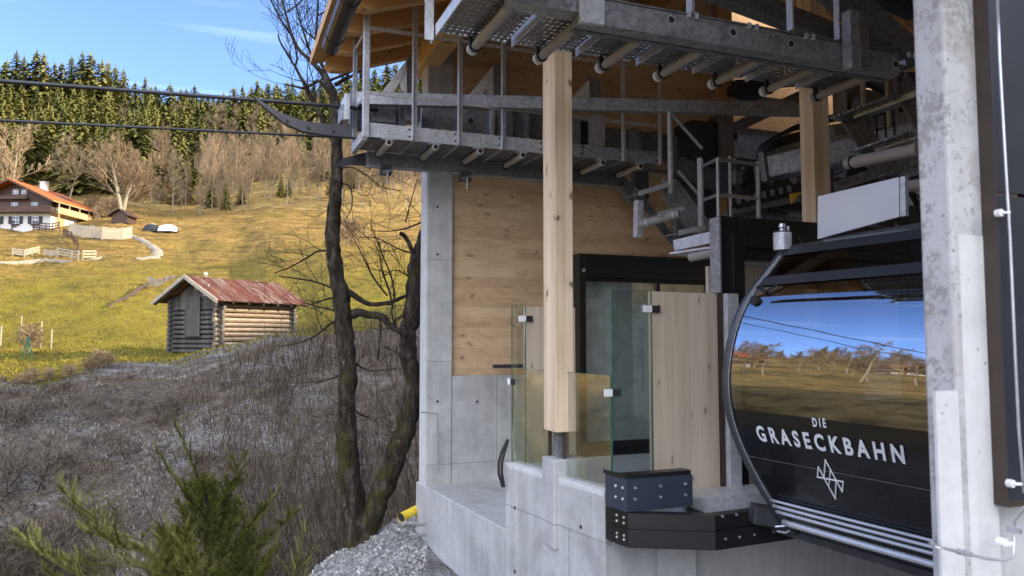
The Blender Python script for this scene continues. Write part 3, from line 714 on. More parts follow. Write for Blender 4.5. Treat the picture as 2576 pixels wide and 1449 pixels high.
dbox(2110, 200, 2130, 300, 6.6, .1, 'frame_post', 'galv', bev=.004)
dbox(2170, 180, 2178, 330, 6.2, .03, 'frame_post', 'galv_light'); dbox(2232, 200, 2239, 330, 6.0, .03, 'frame_post', 'galv_light')
dbox(2130, 230, 2300, 420, 7.1, .05, 'back_plate', 'galv_dark')
dbox(2150, 250, 2230, 300, 7.0, .06, 'cover_plate', 'galv')
dbox(1850, 210, 1930, 240, 6.9, .2, 'roller', 'rubber', bev=.05)
dbox(1855, 245, 2010, 280, 7.1, .1, 'cover_plate', 'galv')
mb = MB(); rnd = random.Random(3)
for k in range(9):
    u = 1840+rnd.random()*150; v = 440+rnd.random()*30
    mb.tube([W(u, v, y=7.1), W(u+rnd.uniform(-25, 25), v+45, y=6.9), W(u+rnd.uniform(-30, 30), v+90, y=7.1)], .012, 5)
for k in range(6):
    mb.tube([W(2255+k*8, 440+k*6, y=4.4), W(2280+k*5, 475+k*9, y=4.3), W(2320, 500+k*14, y=4.5)], .012, 5)
split_build(mb, 'hose', M['rubber'], df)
m2 = MB()
for k in range(7):
    u = 1845+k*22; m2.tube([W(u, 402+(k % 3)*22, y=7.28), W(u+4, 402+(k % 3)*22, y=7.28)], .018, 6)
split_build(m2, 'bolt', M['bolt'], df); 
dp(MB().prism([W(1988, 487, y=6.6), W(2016, 483, y=6.6), W(1992, 512, y=6.6)], (0, .02, 0)), 'warning_plate', 'yellow')
# drive tyres, rollers and cable trays between the posts
rnd = random.Random(9)
for k in range(7):
    c = W(1858+k*21, 505-k*5, y=6.7); w_ = dp(MB().tube([c, c+V((.02, .09, 0))], .085, 16), 'tyre', 'rubber', bev=.01); dp(MB().tube([c-V((0, .006, 0)), c+V((0, .01, 0))], .04, 12), 'wheel_hub', 'galv', w_)
for k in range(5):
    c = W(2115+k*40, 505-k*14, y=5.9); w_ = dp(MB().tube([c, c+V((.02, .09, 0))], .075, 16), 'tyre', 'rubber', bev=.01); dp(MB().tube([c-V((0, .006, 0)), c+V((0, .01, 0))], .035, 12), 'wheel_hub', 'galv', w_)
dp(MB().beam(W(1840, 532, y=6.75), W(2010, 500, y=6.75), .04, .07), 'tyre_rail', 'galv_dark'); dp(MB().beam(W(2100, 470, y=5.95), W(2330, 392, y=5.5), .06, .1), 'tyre_rail', 'galv')
for u0, v0, u1, v1, yy_, w_, h_, m_ in ((1845, 215, 2015, 205, 8.4, .12, .12, 'steel_dark'), (1830, 330, 2015, 240, 8.0, .1, .14, 'galv_dark'), (2095, 150, 2300, 260, 6.8, .1, .16, 'steel_dark'), (2090, 330, 2300, 290, 6.2, .08, .12, 'galv_dark'), (2095, 205, 2300, 200, 7.6, .2, .16, 'steel_dark'), (1700, 330, 1850, 345, 8.3, .08, .1, 'steel_dark'), (2100, 560, 2060, 300, 7.4, .1, .1, 'steel_dark'), (1960, 545, 1935, 440, 7.2, .1, .1, 'galv_dark'), (2240, 110, 2250, 330, 6.0, .06, .08, 'galv_dark')):
    dp(MB().beam(W(u0, v0, y=yy_), W(u1, v1, y=yy_), w_, h_), 'frame_beam', m_, bev=.006)
for k in range(6):
    dbox(1850+k*27, 420+rnd.random()*20, 1868+k*27, 450+rnd.random()*30, 7.05, .12, 'bracket', ('galv_dark', 'steel_dark', 'galv')[k % 3], bev=.004)
for k in range(4):
    a_ = W(2180+k*22, 255+k*3, y=5.2); dp(MB().tube([a_, a_+V((.01, 0, -.55))], .01, 6), 'cable', 'rubber')
# bright tubes at far right between post and column
mb = MB().tube([W(2130, 412, y=4.75), W(2310, 375, y=4.1)], .05, 16).tube([W(2282, 470, y=4.2), W(2330, 462, y=3.9)], .045, 14)
st2 = thing('service_stair', tuple(W(2200, 350, y=4.7)), 'dark perforated stair flight above the gondola between second post and spotted column', 'stair')
split_build(mb, 'support_pipe', M['pipe'], st2)
MB().tube([W(2141, 409.6, y=4.71), W(2150, 407.6, y=4.68)], .058, 16).build('pipe_clamp', M['rubber'], st2)
for (u0, v0, u1, v1) in ((2115, 303, 2272, 246), (2168, 385, 2310, 338), (2240, 445, 2330, 420)):
    A = W(u0, v0, y=4.9); B = W(u1, v1, y=4.35)
    s_ = MB().beam(A, B, .28, .02).build('step', M['grate'], st2)
    MB().beam(A+V((0, -.14, 0)), B+V((0, -.14, 0)), .012, .045).build('nosing', M['galv_light'], s_)
MB().prism([W(2118, 305, y=4.88), W(2172, 385, y=4.88), W(2172, 412, y=4.88), (W(2260, 480, y=4.88)), W(2290, 450, y=4.88), W(2178, 310, y=4.88)], (0, .02, 0)).build('stringer', M['galv_dark'], st2)
MB().prism([W(2262, 250, y=4.4), W(2310, 330, y=4.4), W(2320, 240, y=4.4), W(2280, 180, y=4.4)], (0, .02, 0)).build('stringer', M['galv_dark'], st2)
# ---- service stair left, with handrails
sst = thing('service_stair', tuple(W(1700, 560, y=7.0)), 'grey steel stair with handrails dropping from the far walkway to the black portal', 'stair')
def sp(mb, name, m, par=None, **k): return mb.build(name, M[m], par or sst, **k)
def tread(u0, v0, u1, v1, y0, y1, w=.25):
    A = W(u0, v0, y=y0); B = W(u1, v1, y=y1); t = sp(MB().beam(A, B, w, .015), 'step', 'galv_dark'); n_ = V((0, -w/2, 0))
    sp(MB().beam(A+n_, B+n_, .012, .05), 'nosing', 'galv_light', t)
tread(1592, 492, 1668, 468, 7.0, 7.0); tread(1640, 545, 1703, 528, 6.8, 6.8); tread(1690, 590, 1755, 575, 6.6, 6.6)
sp(MB().prism([W(u, v, y=6.95) for u, v in ((1665, 450), (1700, 450), (1815, 595), (1775, 612), (1700, 545), (1670, 500))], (0, .015, 0)), 'stringer', 'galv')
sp(MB().prism([W(u, v, y=7.2) for u, v in ((1590, 490), (1630, 540), (1700, 630), (1720, 625), (1640, 520), (1600, 470))], (0, .015, 0)), 'stringer', 'galv_dark')
sp(MB().tube([W(1605, 566, y=6.9), W(1708, 537, y=6.6)], .042, 16), 'support_pipe', 'pipe')
sp(MB().tube([W(1690, 542, y=6.65), W(1694, 541, y=6.64)], .05, 16).tube([W(1622, 561, y=6.85), W(1626, 560, y=6.84)], .05, 16), 'pipe_clamp', 'galv_light')
sp(MB().tube([W(1708, 537, y=6.595), W(1709, 536.8, y=6.592)], .03, 12), 'bore', 'rubber')
sp(MB().beam(W(1606, 505, y=6.95), W(1604, 598, y=6.95), .08, .08), 'bracket', 'galv_light', bev=.006)
sp(MB().beam(W(1696, 618, y=6.5), W(1812, 592, y=6.0), .03, .11).beam(W(1705, 640, y=6.55), W(1812, 625, y=6.1), .3, .02), 'landing', 'galv_light')
sp(MB().tube([W(1735, 648, y=6.3), W(1812, 632, y=6.0)], .045, 12), 'support_pipe', 'pipe')
def up(u, v0, v1, y, w=.05): 
    a = W(u, v1, y=y); z = W(u, v0, y=y).z; return sp(MB().angle((a.x-w/2, y, a.z), (a.x-w/2, y, z), w, .008, (0, -1, 0)), 'upright', 'galv_light')
up(1687, 285, 488, 6.9, .06); up(1764, 400, 610, 6.6, .07)
up(1808, 398, 610, 6.0, .03); up(1838, 395, 560, 6.6, .035); up(1908, 408, 550, 6.4, .05)
sp(MB().beam(W(1764, 420, y=6.6), W(1806, 400, y=6.0), .02, .03).beam(W(1806, 400, y=6.0), W(1908, 415, y=6.4), .02, .035).beam(W(1764, 505, y=6.6), W(1806, 490, y=6.0), .02, .03).beam(W(1806, 490, y=6.0), W(1908, 500, y=6.4), .02, .035), 'handrail', 'galv')
sp(MB().beam(W(1690, 290, y=6.9), W(1766, 375, y=6.7), .03, .03).beam(W(1705, 430, y=7.0), W(1766, 500, y=6.8), .03, .03), 'handrail', 'galv_dark')
pix_box(1597, 430, 1632, 500, 7.6, .1, 'sensor_box', 'steel_dark')
# horizontal cross ties behind
tp(MB().beam(W(1440, 400, y=8.6), W(1720, 440, y=8.6), .06, .03), 'tie', 'galv_dark')
# ================================================================== GONDOLA CABIN
KC = .90
BX, BY = 4.07*KC, 4.65*KC
CA = radians(6.2); E1 = V((-sin(CA), cos(CA), 0)); E2 = V((cos(CA), sin(CA), 0))
def l2w(p, q, z): return V((BX, BY, 0))+E2*p+E1*q+V((0, 0, z))
QC, PC_ = -.86, 1.0
cen = l2w(PC_, QC, 0); XCEN, YCEN = cen.x, cen.y
gd_ = thing('gondola_cabin', (XCEN, YCEN, .2), 'black gondola cabin with large mirror-like window and white lettering', 'gondola cabin')
def cp(mb, name, m, par=None, **k): return mb.build(name, M[m] if isinstance(m, str) else m, par or gd_, **k)
SIL = [(1990, 1335), (1972, 1311), (1950, 1292), (1917, 1248), (1880.6, 1182), (1847.6, 1116), (1825.6, 1054), (1814, 985), (1815, 930), (1822, 880), (1836, 820), (1863, 755), (1892, 720), (1916, 690), (1950, 643), (1962, 632)]
EC = []
for u, v in SIL:
    p = Wp(u+9, v, (BX, BY, 0), (.6, .8, 0)); d_ = V((p.x-BX, p.y-BY, 0)); EC.append((p.z, d_.dot(E2), d_.dot(E1)))
EC.sort()
ZS = [EC[0][0]+(EC[-1][0]-EC[0][0])*i/60 for i in range(61)]
def edge0(z):
    for a, b in zip(EC[:-1], EC[1:]):
        if z <= b[0]:
            t = (z-a[0])/(b[0]-a[0]+1e-9); return a[1]+(b[1]-a[1])*t, a[2]+(b[2]-a[2])*t
    return EC[-1][1], EC[-1][2]
raw = [edge0(z) for z in ZS]
for _ in range(12): raw = [raw[0]]+[tuple((raw[i-1][k]+2*raw[i][k]+raw[i+1][k])/4 for k in (0, 1)) for i in range(1, 60)]+[raw[-1]]
def edge(z):
    f = (z-ZS[0])/(ZS[-1]-ZS[0])*60; f = max(0, min(59.999, f)); i = int(f); t = f-i
    return raw[i][0]+(raw[i+1][0]-raw[i][0])*t, raw[i][1]+(raw[i+1][1]-raw[i][1])*t
BOW = .012
def F(t, z, off=0):
    "point on the face turned to the camera: t 0 far edge .. 1 near edge"
    p, q = edge(z); return l2w(p-BOW*4*t*(1-t)-off, q+2*(QC-q)*t, z)
def G(t, z, off=0):
    "far end face: t 0 at camera-side edge .. 1 at the other side"
    p, q = edge(z); return l2w(p+2*(PC_-p)*t, q+BOW*4*t*(1-t)+off, z)
def Fm(t, z, off=0):
    p, q = edge(z); return l2w(2*PC_-p+BOW*4*t*(1-t)+off, q+2*(QC-q)*t, z)
def Gm(t, z, off=0):
    p, q = edge(z); return l2w(p+2*(PC_-p)*t, 2*QC-q-BOW*4*t*(1-t)-off, z)
def CR(p, q, z): return l2w(p, q, z)
def face(fn, t0, t1, z0, z1, off=0, nt=28, nz=24):
    return MB().grid([[fn(t0+(t1-t0)*i/nt, z0+(z1-z0)*j/nz, off) for i in range(nt+1)] for j in range(nz+1)])
def Fm(t, z, off=0): p = F(t, z, off); return V((2*XCEN-p.x, p.y, z))
def Gm(t, z, off=0): p = G(t, z, off); return V((p.x, 2*YCEN-p.y, z))
zz = lambda v: W(2200, v, y=BY-.8).z
def sc(z): return 1.5+(z-1.5)*KC
zb0, zl0, zl1, zw0, zw1, zu0, zu1, ztp = ZS[0], sc(.205), sc(.60), sc(.955), sc(1.90), sc(1.975), sc(2.13), ZS[-1]
# lower body: all four sides
body = MB()
for fn in (F, G, Fm, Gm):
    g = face(fn, 0, 1, zb0, zw0, 0); body.add(g.v, g.f)
cp(body, 'lower_body', 'cab_black', smooth=True, fix=False)
# gloss trim line + frames
for z, h, m, nm in ((zl1, .004, 'chrome', 'trim_line'), (zl0, .004, 'chrome', 'trim_line')):
    cp(MB().grid([[F(i/30, z-h*.5, .006) for i in range(31)], [F(i/30, z+h*.5, .006) for i in range(31)]]), nm, 'galv_dark')
# main window on camera side + glass other sides
cp(face(F, .0, 1, zw0, zw1, .004, 40, 40), 'window', 'cab_glass', smooth=True, fix=False)
for fn in (G, Fm, Gm):
    cp(face(fn, .03, .97, zw0, zw1, 0), 'window', 'cab_dark', smooth=True, fix=False)
# bar over window, upper dark glass, roof edge
bar = MB()
for fn in (F, G, Fm, Gm):
    g = face(fn, 0, 1, zw1, zu0-.005, .018, 20, 4); bar.add(g.v, g.f); g = face(fn, 0, 1, zu1, ztp, .015, 20, 3); bar.add(g.v, g.f)
cp(bar, 'window_bar', 'cab_frame', smooth=True, fix=False)
cp(face(F, .02, 1, zu0-.005, zu1, .004, 20, 6), 'upper_window', 'cab_dark', smooth=True, fix=False)
up_b = MB()
for fn in (G, Fm, Gm):
    g = face(fn, 0, 1, zu0-.005, zu1, 0, 20, 4); up_b.add(g.v, g.f)
cp(up_b, 'upper_body', 'cab_black', smooth=True, fix=False)
# corner frame profiles following the curve
for sx, sy in ((0, 0), (0, 1), (1, 0), (1, 1)):
    pts = []
    for i in range(41):
        z = zb0+(ztp-zb0)*i/40; p, q = edge(z)
        p += .008; q -= .010
        if sy: q = 2*QC-q
        if sx: p = 2*PC_-p
        pts.append(l2w(p, q, z))
    cp(MB().tube(pts, .038, 10), 'corner_frame', 'cab_frame', smooth=True)
pts = [F(.020, zb0+(ztp-zb0)*i/40, .012) for i in range(41)]
cp(MB().tube(pts, .004, 6), 'seal', 'galv', smooth=True)
# roof
p, q = edge(ztp)
roofc = MB(); rows = []
for k, dz in ((0, 0), (.02, .03), (.07, .05), (.2, .065), (.6, .075)):
    rows.append([l2w(p+k, q-k, ztp+dz), l2w(2*PC_-p-k, q-k, ztp+dz), l2w(2*PC_-p-k, 2*QC-q+k, ztp+dz), l2w(p+k, 2*QC-q+k, ztp+dz), l2w(p+k, q-k, ztp+dz)])
roofc.grid(rows); roofc.add(rows[-1][:4], [(0, 1, 2, 3)])
rf = cp(roofc, 'roof', 'cab_frame', fix=False)
cp(MB().prism([l2w(p+.1, q-.1, zb0+.03), l2w(2*PC_-p-.1, q-.1, zb0+.03), l2w(2*PC_-p-.1, 2*QC-q+.1, zb0+.03), l2w(p+.1, 2*QC-q+.1, zb0+.03)], (0, 0, .04)), 'floor', 'rubber')
for s0_, s1_ in ((q-.35, q-.05), (2*QC-q+.05, 2*QC-q+.35)):
    cp(MB().prism([l2w(PC_-.5, s0_, .62), l2w(PC_+.5, s0_, .62), l2w(PC_+.5, s1_, .62), l2w(PC_-.5, s1_, .62)], (0, 0, .1)), 'bench', 'steel_dark', bev=.02)
cp(MB().tube([(XCEN, YCEN, .2), (XCEN, YCEN, 2.05)], .02, 10), 'pole', 'chrome')
# speaker/vent knob and hinge
pk = Wp(1897, 756, F(.05, sc(1.78))-E2*.02, E2)
cp(MB().tube([pk+E2*.03, pk-E2*.01, pk-E2*.018], [.034, .034, .026], 16), 'knob', 'rubber')
m2 = MB()
HP = F(.1, sc(1.84)); q1 = Wp(1905, 722, HP-E2*.02, E2); q2 = Wp(1925, 735, HP-E2*.02, E2); q3_ = Wp(1955, 717, HP-E2*.012, E2)
m2.tube([q1+V((-.01, 0, .0)), q2+V((-.01, 0, 0)), q3_], .008, 6).tube([q1, q1+(q2-q1)*.5+V((0, .02, .03)), q2], .008, 6)
cp(m2, 'hinge_arm', 'rubber')
# canister on the roof corner
pc = W(1968, 622, d=5.28)
can = cp(MB().tube([pc+V((0, 0, -.02)), pc+V((0, 0, .10))], .062, 24), 'canister', 'galv_light', None, smooth=False)
cp(MB().tube([pc+V((0, 0, .10)), pc+V((0, 0, .112))], .055, 20), 'lid', 'steel_dark', can)
cp(MB().tube([pc+V((0, 0, .11)), pc+V((0, 0, .13)), pc+V((0, 0, .14)), pc+V((0, 0, .165))], [.018, .018, .026, .02], 10).tube([pc+V((.05, 0, .10)), pc+V((.055, 0, .15))], .008, 6), 'valve', 'bolt', can)
cp(MB().tube([pc+V((.06, 0, .08)), pc+V((.12, -.02, .08)), pc+V((.15, -.03, .03))], .006, 6), 'hose', 'rubber', can)
# sheet-metal box on the hanger above the roof
X1 = 3.95
bA = W(2055, 602, x=X1); bB = W(2260, 546, x=X1)
tA = W(2056, 494, x=X1); tB = W(2260, 445, x=X1)
hb = cp(MB().prism([bA, bB, tB, tA], (.03, 0, 0)), 'hanger_cover', 'sheet', None, bev=.004)
cA = W(2263, 546, x=X1-.01); cB = W(2277, 543, x=X1-.01); dA = W(2263, 445, x=X1-.01); dB = W(2275, 442, x=X1-.01)
cp(MB().prism([cA, cB, dB, dA], (.03, 0, 0)), 'corner_profile', 'galv_light', hb, bev=.003)
bz = (bA.z+bB.z)/2
m2 = MB()
for y_ in (bA.y-.15, (bA.y+bB.y)/2, bB.y+.1): m2.tube([(X1+.1, y_, bz-.1), (X1+.1, y_, bz+.02)], .02, 8)
m2.box(X1+.0, X1+.5, bB.y-.5, bA.y-.05, bz-.055, bz-.03)
m2.box(X1+.25, X1+.4, bB.y-.5, bB.y-.02, bz+.03, bz+.3)
cp(m2, 'hanger_mount', 'steel_dark', hb)
cp(MB().tube([(XCEN, YCEN, 2.2), (XCEN, YCEN, 3.5)], .07, 14), 'hanger_arm', 'galv_dark')
# ski rails at the bottom
def FO(t, z, off):
    p_ = F(t, max(z, zb0+.02), off); return V((p_.x, p_.y, z))
for i, (u0, v1, r) in enumerate(((1939, 1360, .009), (1950, 1376, .0105), (1960, 1392, .011), (1974, 1419, .021))):
    off = .035+.012*i; lo, hi = -.2, .8
    for _ in range(40):
        z = (lo+hi)/2; a_, b_ = 0, 1
        for _k in range(30):
            m_ = (a_+b_)/2
            if proj(FO(m_, z, off))[0] < 2345: a_ = m_
            else: b_ = m_
        if proj(FO(a_, z, off))[1] > v1: lo = z
        else: hi = z
    cp(MB().tube([FO(.03+.94*k/24, z, off) for k in range(25)], r, 12), 'ski_rail', 'chrome', smooth=True)
a = Wp(1957, 1285, l2w(.10, 0, 0), E2); b = Wp(2345, 1390, l2w(.10, 0, 0), E2)
cp(MB().beam(a, b+(b-a)*.2, .03, .15), 'lower_sill', 'cab_frame', bev=.01)
a = Wp(1970, 1322, l2w(.15, 0, 0), E2); b = Wp(2345, 1432, l2w(.15, 0, 0), E2)
cp(MB().beam(a, b+(b-a)*.2, .25, .05), 'under_frame', 'steel_dark', bev=.006)
bx = W(1928, 1294, d=5.35)
cp(MB().beam(bx+V((-.13, 0, .02)), bx+V((.13, -.1, -.02)), .14, .13), 'buffer', 'steel_dark', bev=.01)
cp(MB().tube([W(1950, 1325, d=5.2), W(1985, 1322, d=5.15), W(2000, 1328, d=5.1), W(1975, 1340, d=5.15), W(1955, 1336, d=5.2)], .007, 6), 'bracket', 'bolt')
# lettering wrapped on the panel
def solve_t(u, z):
    lo, hi = 0, 1
    for _ in range(40):
        m_ = (lo+hi)/2
        if proj(F(m_, z))[0] < u: lo = m_
        else: hi = m_
    return lo
def solve_z(t, v):
    lo, hi = 0.0, 2.2
    for _ in range(40):
        m_ = (lo+hi)/2
        if proj(F(t, m_))[1] > v: lo = m_
        else: hi = m_
    return lo
def lettering(txt, uL, uR, vtl, vbl, vtr, vbr, name):
    cu = bpy.data.curves.new('lettering', 'FONT'); cu.body = txt; cu.size = 1; cu.offset = .035; cu.space_character = 1.55; cu.resolution_u = 4
    to = bpy.data.objects.new('tmp', cu); COL.objects.link(to)
    dg = bpy.context.evaluated_depsgraph_get(); me = bpy.data.meshes.new_from_object(to.evaluated_get(dg)); bpy.data.objects.remove(to)
    import bmesh
    bm = bmesh.new(); bm.from_mesh(me); bmesh.ops.triangulate(bm, faces=bm.faces)
    bmesh.ops.subdivide_edges(bm, edges=[e for e in bm.edges if e.calc_length() > .25], cuts=1); 
    xs = [v.co.x for v in bm.verts]; ys = [v.co.y for v in bm.verts]; xa_, xb_, ya_, yb_ = min(xs), max(xs), min(ys), max(ys)
    zl_ = zr_ = .7
    for _ in range(6):
        tl = solve_t(uL, zl_); tr = solve_t(uR, zr_); zl_ = solve_z(tl, (vbl+vtl)/2); zr_ = solve_z(tr, (vbr+vtr)/2)
    zbl, ztl, zbr, ztr = solve_z(tl, vbl), solve_z(tl, vtl), solve_z(tr, vbr), solve_z(tr, vtr)
    o_ = wloc(gd_)
    for v in bm.verts:
        f = (v.co.x-xa_)/(xb_-xa_); g = (v.co.y-ya_)/(yb_-ya_)
        z = (zbl*(1-f)+zbr*f)*(1-g)+(ztl*(1-f)+ztr*f)*g
        v.co = F(tl+(tr-tl)*f, z, .008)-o_
    bm.to_mesh(me); bm.free(); me.materials.clear(); me.materials.append(M['letter'])
    o = bpy.data.objects.new(name, me); COL.objects.link(o); o.parent = gd_; return o
lettering('DIE', 2045, 2079, 1051, 1073, 1053, 1076, 'lettering')['label'] = 'small white word DIE'
lettering('GRASECKBAHN', 1905, 2276, 1069, 1109, 1120, 1168, 'lettering')['label'] = 'large white word GRASECKBAHN'
# logo: two interlocked open triangles
def L(u, v):
    z = .4
    for _ in range(6): t = solve_t(u, z); z = solve_z(t, v)
    return F(t, z, .009)
m2 = MB()
def cr(x, y): return (2360+x/9.056)*.8583, (1320+y/9.056)*.8583
def lines(pts, w=.0085):
    for a, b in zip(pts[:-1], pts[1:]):
        A, B = L(*cr(*a)), L(*cr(*b)); d = (B-A).normalized(); m2.beam(A-d*w*.4, B+d*w*.4, w, .004, up=(1, 0, 0))
lines([(520, 725), (553, 250), (840, 790), (1005, 1095), (1030, 828), (345, 702), (367, 440), (520, 725), (820, 1280), (840, 800)])
lines([(688, 530), (648, 930)], .006)
cp(m2, 'logo', 'letter')
# ================================================================== TERRAIN
def th(u): return atan((u-UC)/FPX)
def prof_uv(u, L_):
    c = cos(th(u)); out = []
    for e in L_:
        D = e[0]; z = e[2] if len(e) == 3 else 1.5+(850-e[1])/FPX*D
        out.append((D/c, z))
    return th(u), out
Z = None
CO = [
 (radians(-175), [(2, -1), (10, -2), (40, -2), (120, 6), (300, 30), (1500, 120)]),
 (radians(-120), [(2, -1), (8, -2.4), (16, -3), (26, -1), (50, .6), (90, 5), (150, 17), (260, 38), (420, 60), (900, 60)]),
 (radians(-85), [(2, -1), (7, -2.2), (13, -1.8), (20, -.3), (30, .5), (60, 5), (100, 13), (150, 23), (220, 36), (320, 46), (900, 46)]),
 (radians(-60), [(2, -1), (7, -2.6), (13, -2.2), (20, -.6), (27, .1), (60, 4.6), (100, 12), (150, 22), (240, 40), (380, 58), (900, 60)]),
 prof_uv(0, [(2, 0, -1), (6, 0, -2.6), (10, 0, -4), (14, 0, -4.3), (17, 1449), (20.5, 1200), (25, 992), (31, 962), (40, 905), (52, 858), (75, 760), (95, 672), (112, 610), (122, 582), (140, 540), (165, 470), (200, 410), (260, 320), (330, 262), (420, 240), (900, 0, 150)]),
 prof_uv(300, [(2, 0, -1), (6, 0, -2.6), (10, 0, -4.2), (14, 0, -4.6), (16.5, 1449), (21, 1180), (27, 985), (33, 920), (40, 893), (52, 862), (75, 760), (100, 655), (118, 592), (132, 545), (150, 500), (200, 410), (260, 330), (330, 275), (420, 250), (900, 0, 140)]),
 prof_uv(430, [(2, 0, -1), (6, 0, -2.4), (10, 0, -4.2), (14, 0, -4.6), (16, 1449), (22, 1120), (30, 945), (37, 902), (43, 892), (50, 880), (60, 850), (78, 770), (100, 670), (125, 590), (150, 520), (200, 420), (260, 340), (330, 285), (420, 262), (900, 0, 130)]),
 prof_uv(560, [(2, 0, -.8), (6, 0, -2), (10, 0, -3.9), (13, 0, -5), (15.5, 1449), (23, 1040), (30, 915), (36, 877), (42, 878), (50, 868), (60, 835), (78, 755), (105, 650), (130, 570), (155, 505), (200, 430), (260, 345), (330, 285), (420, 262), (900, 0, 130)]),
 prof_uv(720, [(2, 0, -.5), (6, 0, -1.3), (8, 0, -1.6), (10, 1462), (12, 0, -3.8), (14, 0, -5.2), (17, 0, -4.2), (24, 980), (30, 872), (35, 850), (41, 862), (50, 840), (62, 790), (80, 700), (105, 615), (130, 555), (160, 485), (200, 425), (260, 345), (330, 275), (420, 250), (900, 0, 130)]),
 prof_uv(870, [(2, 0, -.5), (6, 0, -.95), (8, 0, -1.1), (10.3, 1358), (12, 0, -2.8), (14.5, 0, -5.2), (18, 0, -4), (25, 935), (30, 850), (34, 838), (40, 852), (50, 812), (62, 745), (80, 675), (105, 600), (135, 530), (165, 470), (200, 420), (260, 330), (330, 250), (420, 225), (900, 0, 140)]),
 prof_uv(1050, [(2, 0, -.5), (6, 0, -.8), (8, 0, -.85), (10.6, 1262), (12.2, 0, -1.9), (15, 0, -4.8), (19, 0, -3.4), (26, 900), (31, 832), (35, 828), (42, 838), (52, 800), (64, 745), (84, 665), (110, 590), (135, 530), (165, 470), (200, 420), (260, 320), (330, 235), (420, 210), (900, 0, 140)]),
 (radians(0), [(2, -.6), (6, -1), (9, -1.2), (13, -1.6), (20, -2), (30, 0), (45, 2), (90, 12), (150, 30), (300, 75), (900, 140)]),
 (radians(25), [(2, -.6), (8, -1.2), (30, -1.2), (50, 2), (150, 22), (300, 40), (900, 60)]),
 (radians(90), [(2, -.6), (8, -1.5), (30, -2), (60, -2), (110, 8), (300, 20), (900, 40)]),
 (radians(185), [(2, -1), (10, -2), (40, -2), (120, 6), (300, 30), (1500, 120)]),
]
def pz_at(pr, r):
    if r <= pr[0][0]: return pr[0][1]
    for a, b in zip(pr[:-1], pr[1:]):
        if r <= b[0]: return a[1]+(b[1]-a[1])*(r-a[0])/(b[0]-a[0])
    return pr[-1][1]
def pzs(pr, r):
    w = max(.06*r, .35); return (pz_at(pr, r-w)+2*pz_at(pr, r-w/2)+2*pz_at(pr, r)+2*pz_at(pr, r+w/2)+pz_at(pr, r+w))/8
def hraw(t, r):
    for (ta, pa), (tb, pb) in zip(CO[:-1], CO[1:]):
        if ta <= t <= tb:
            f = (t-ta)/(tb-ta); f2 = f*f*(3-2*f); f = .5*f+.5*f2
            return pzs(pa, r)*(1-f)+pzs(pb, r)*f
    return 0
def ground(p):
    x, y = p[0], p[1]; L_ = Rr.x*x+Rr.y*y; D = Fh.x*x+Fh.y*y; r = sqrt(L_*L_+D*D); t = atan2(L_, D)
    z = hraw(t, r)
    a = min(1, r/60)
    n1 = noise.noise(V((x*.05, y*.05, 3)))*1.6*a if r > 40 else 0
    n2 = noise.noise(V((x*.22, y*.22, 7)))*.45*min(1, max(0, (r-9)/12))
    n3 = noise.noise(V((x*.9, y*.9, 1)))*(.10 if r < 45 else .24)
    if r > 60: z += noise.noise(V((x*.012, y*.012, 9)))*5*min(1, (r-60)/120)*(1 if t < 0 else .3)
    # terracettes on the upper meadow
    if r > 80: z += .45*noise.noise(V((t*16, r*.38, 5)))
    return z+n1*.5+n2+n3
def gpt(u, D):  # ground point under photo column u at depth D
    p = LD((u-UC)/FPX*D, D); return V((p.x, p.y, ground(p)))
def gpr(deg, r):
    p = LD(sin(radians(deg))*r, cos(radians(deg))*r); return V((p.x, p.y, ground(p)))
rs = [1.6]
while rs[-1] < 950: rs.append(rs[-1]+max(.22, rs[-1]*(.017 if rs[-1] < 34 else .010 if rs[-1] < 190 else .02 if rs[-1] < 300 else .05)))
tht = []
t = -172.0
while t <= 185:
    tht.append(radians(t)); t += .24 if -36 < t < -3 else (1.0 if -100 < t < 0 else 3.0)
rows = []
for r in rs:
    rows.append([(lambda p: (p.x, p.y, ground(p)))(LD(sin(a)*r, cos(a)*r)) for a in tht])
def cres(t, r):  # region
    u = UC+FPX*tan(t) if abs(t) < 1.4 else -4000
    if r < 13.2 and u > 640: return 0
    uu = [(-9999, 26), (0, 28), (300, 34), (430, 37.5), (560, 38), (720, 39), (1050, 38), (1400, 38), (9999, 30)]
    D = r*cos(t)
    lim = 28
    for (a, ra), (b, rb) in zip(uu[:-1], uu[1:]):
        if a <= u <= b: lim = ra+(rb-ra)*(u-a)/(b-a)
    if r*cos(t) < lim and t > -.72: return 1
    if t < -.8 and r > 7: return 3
    if r < 150+14*sin(t*9): return 2
    return 3
names = [('scree', 'scree'), ('slope', 'frost'), ('meadow', 'meadow'), ('hillside', 'forest_floor')]
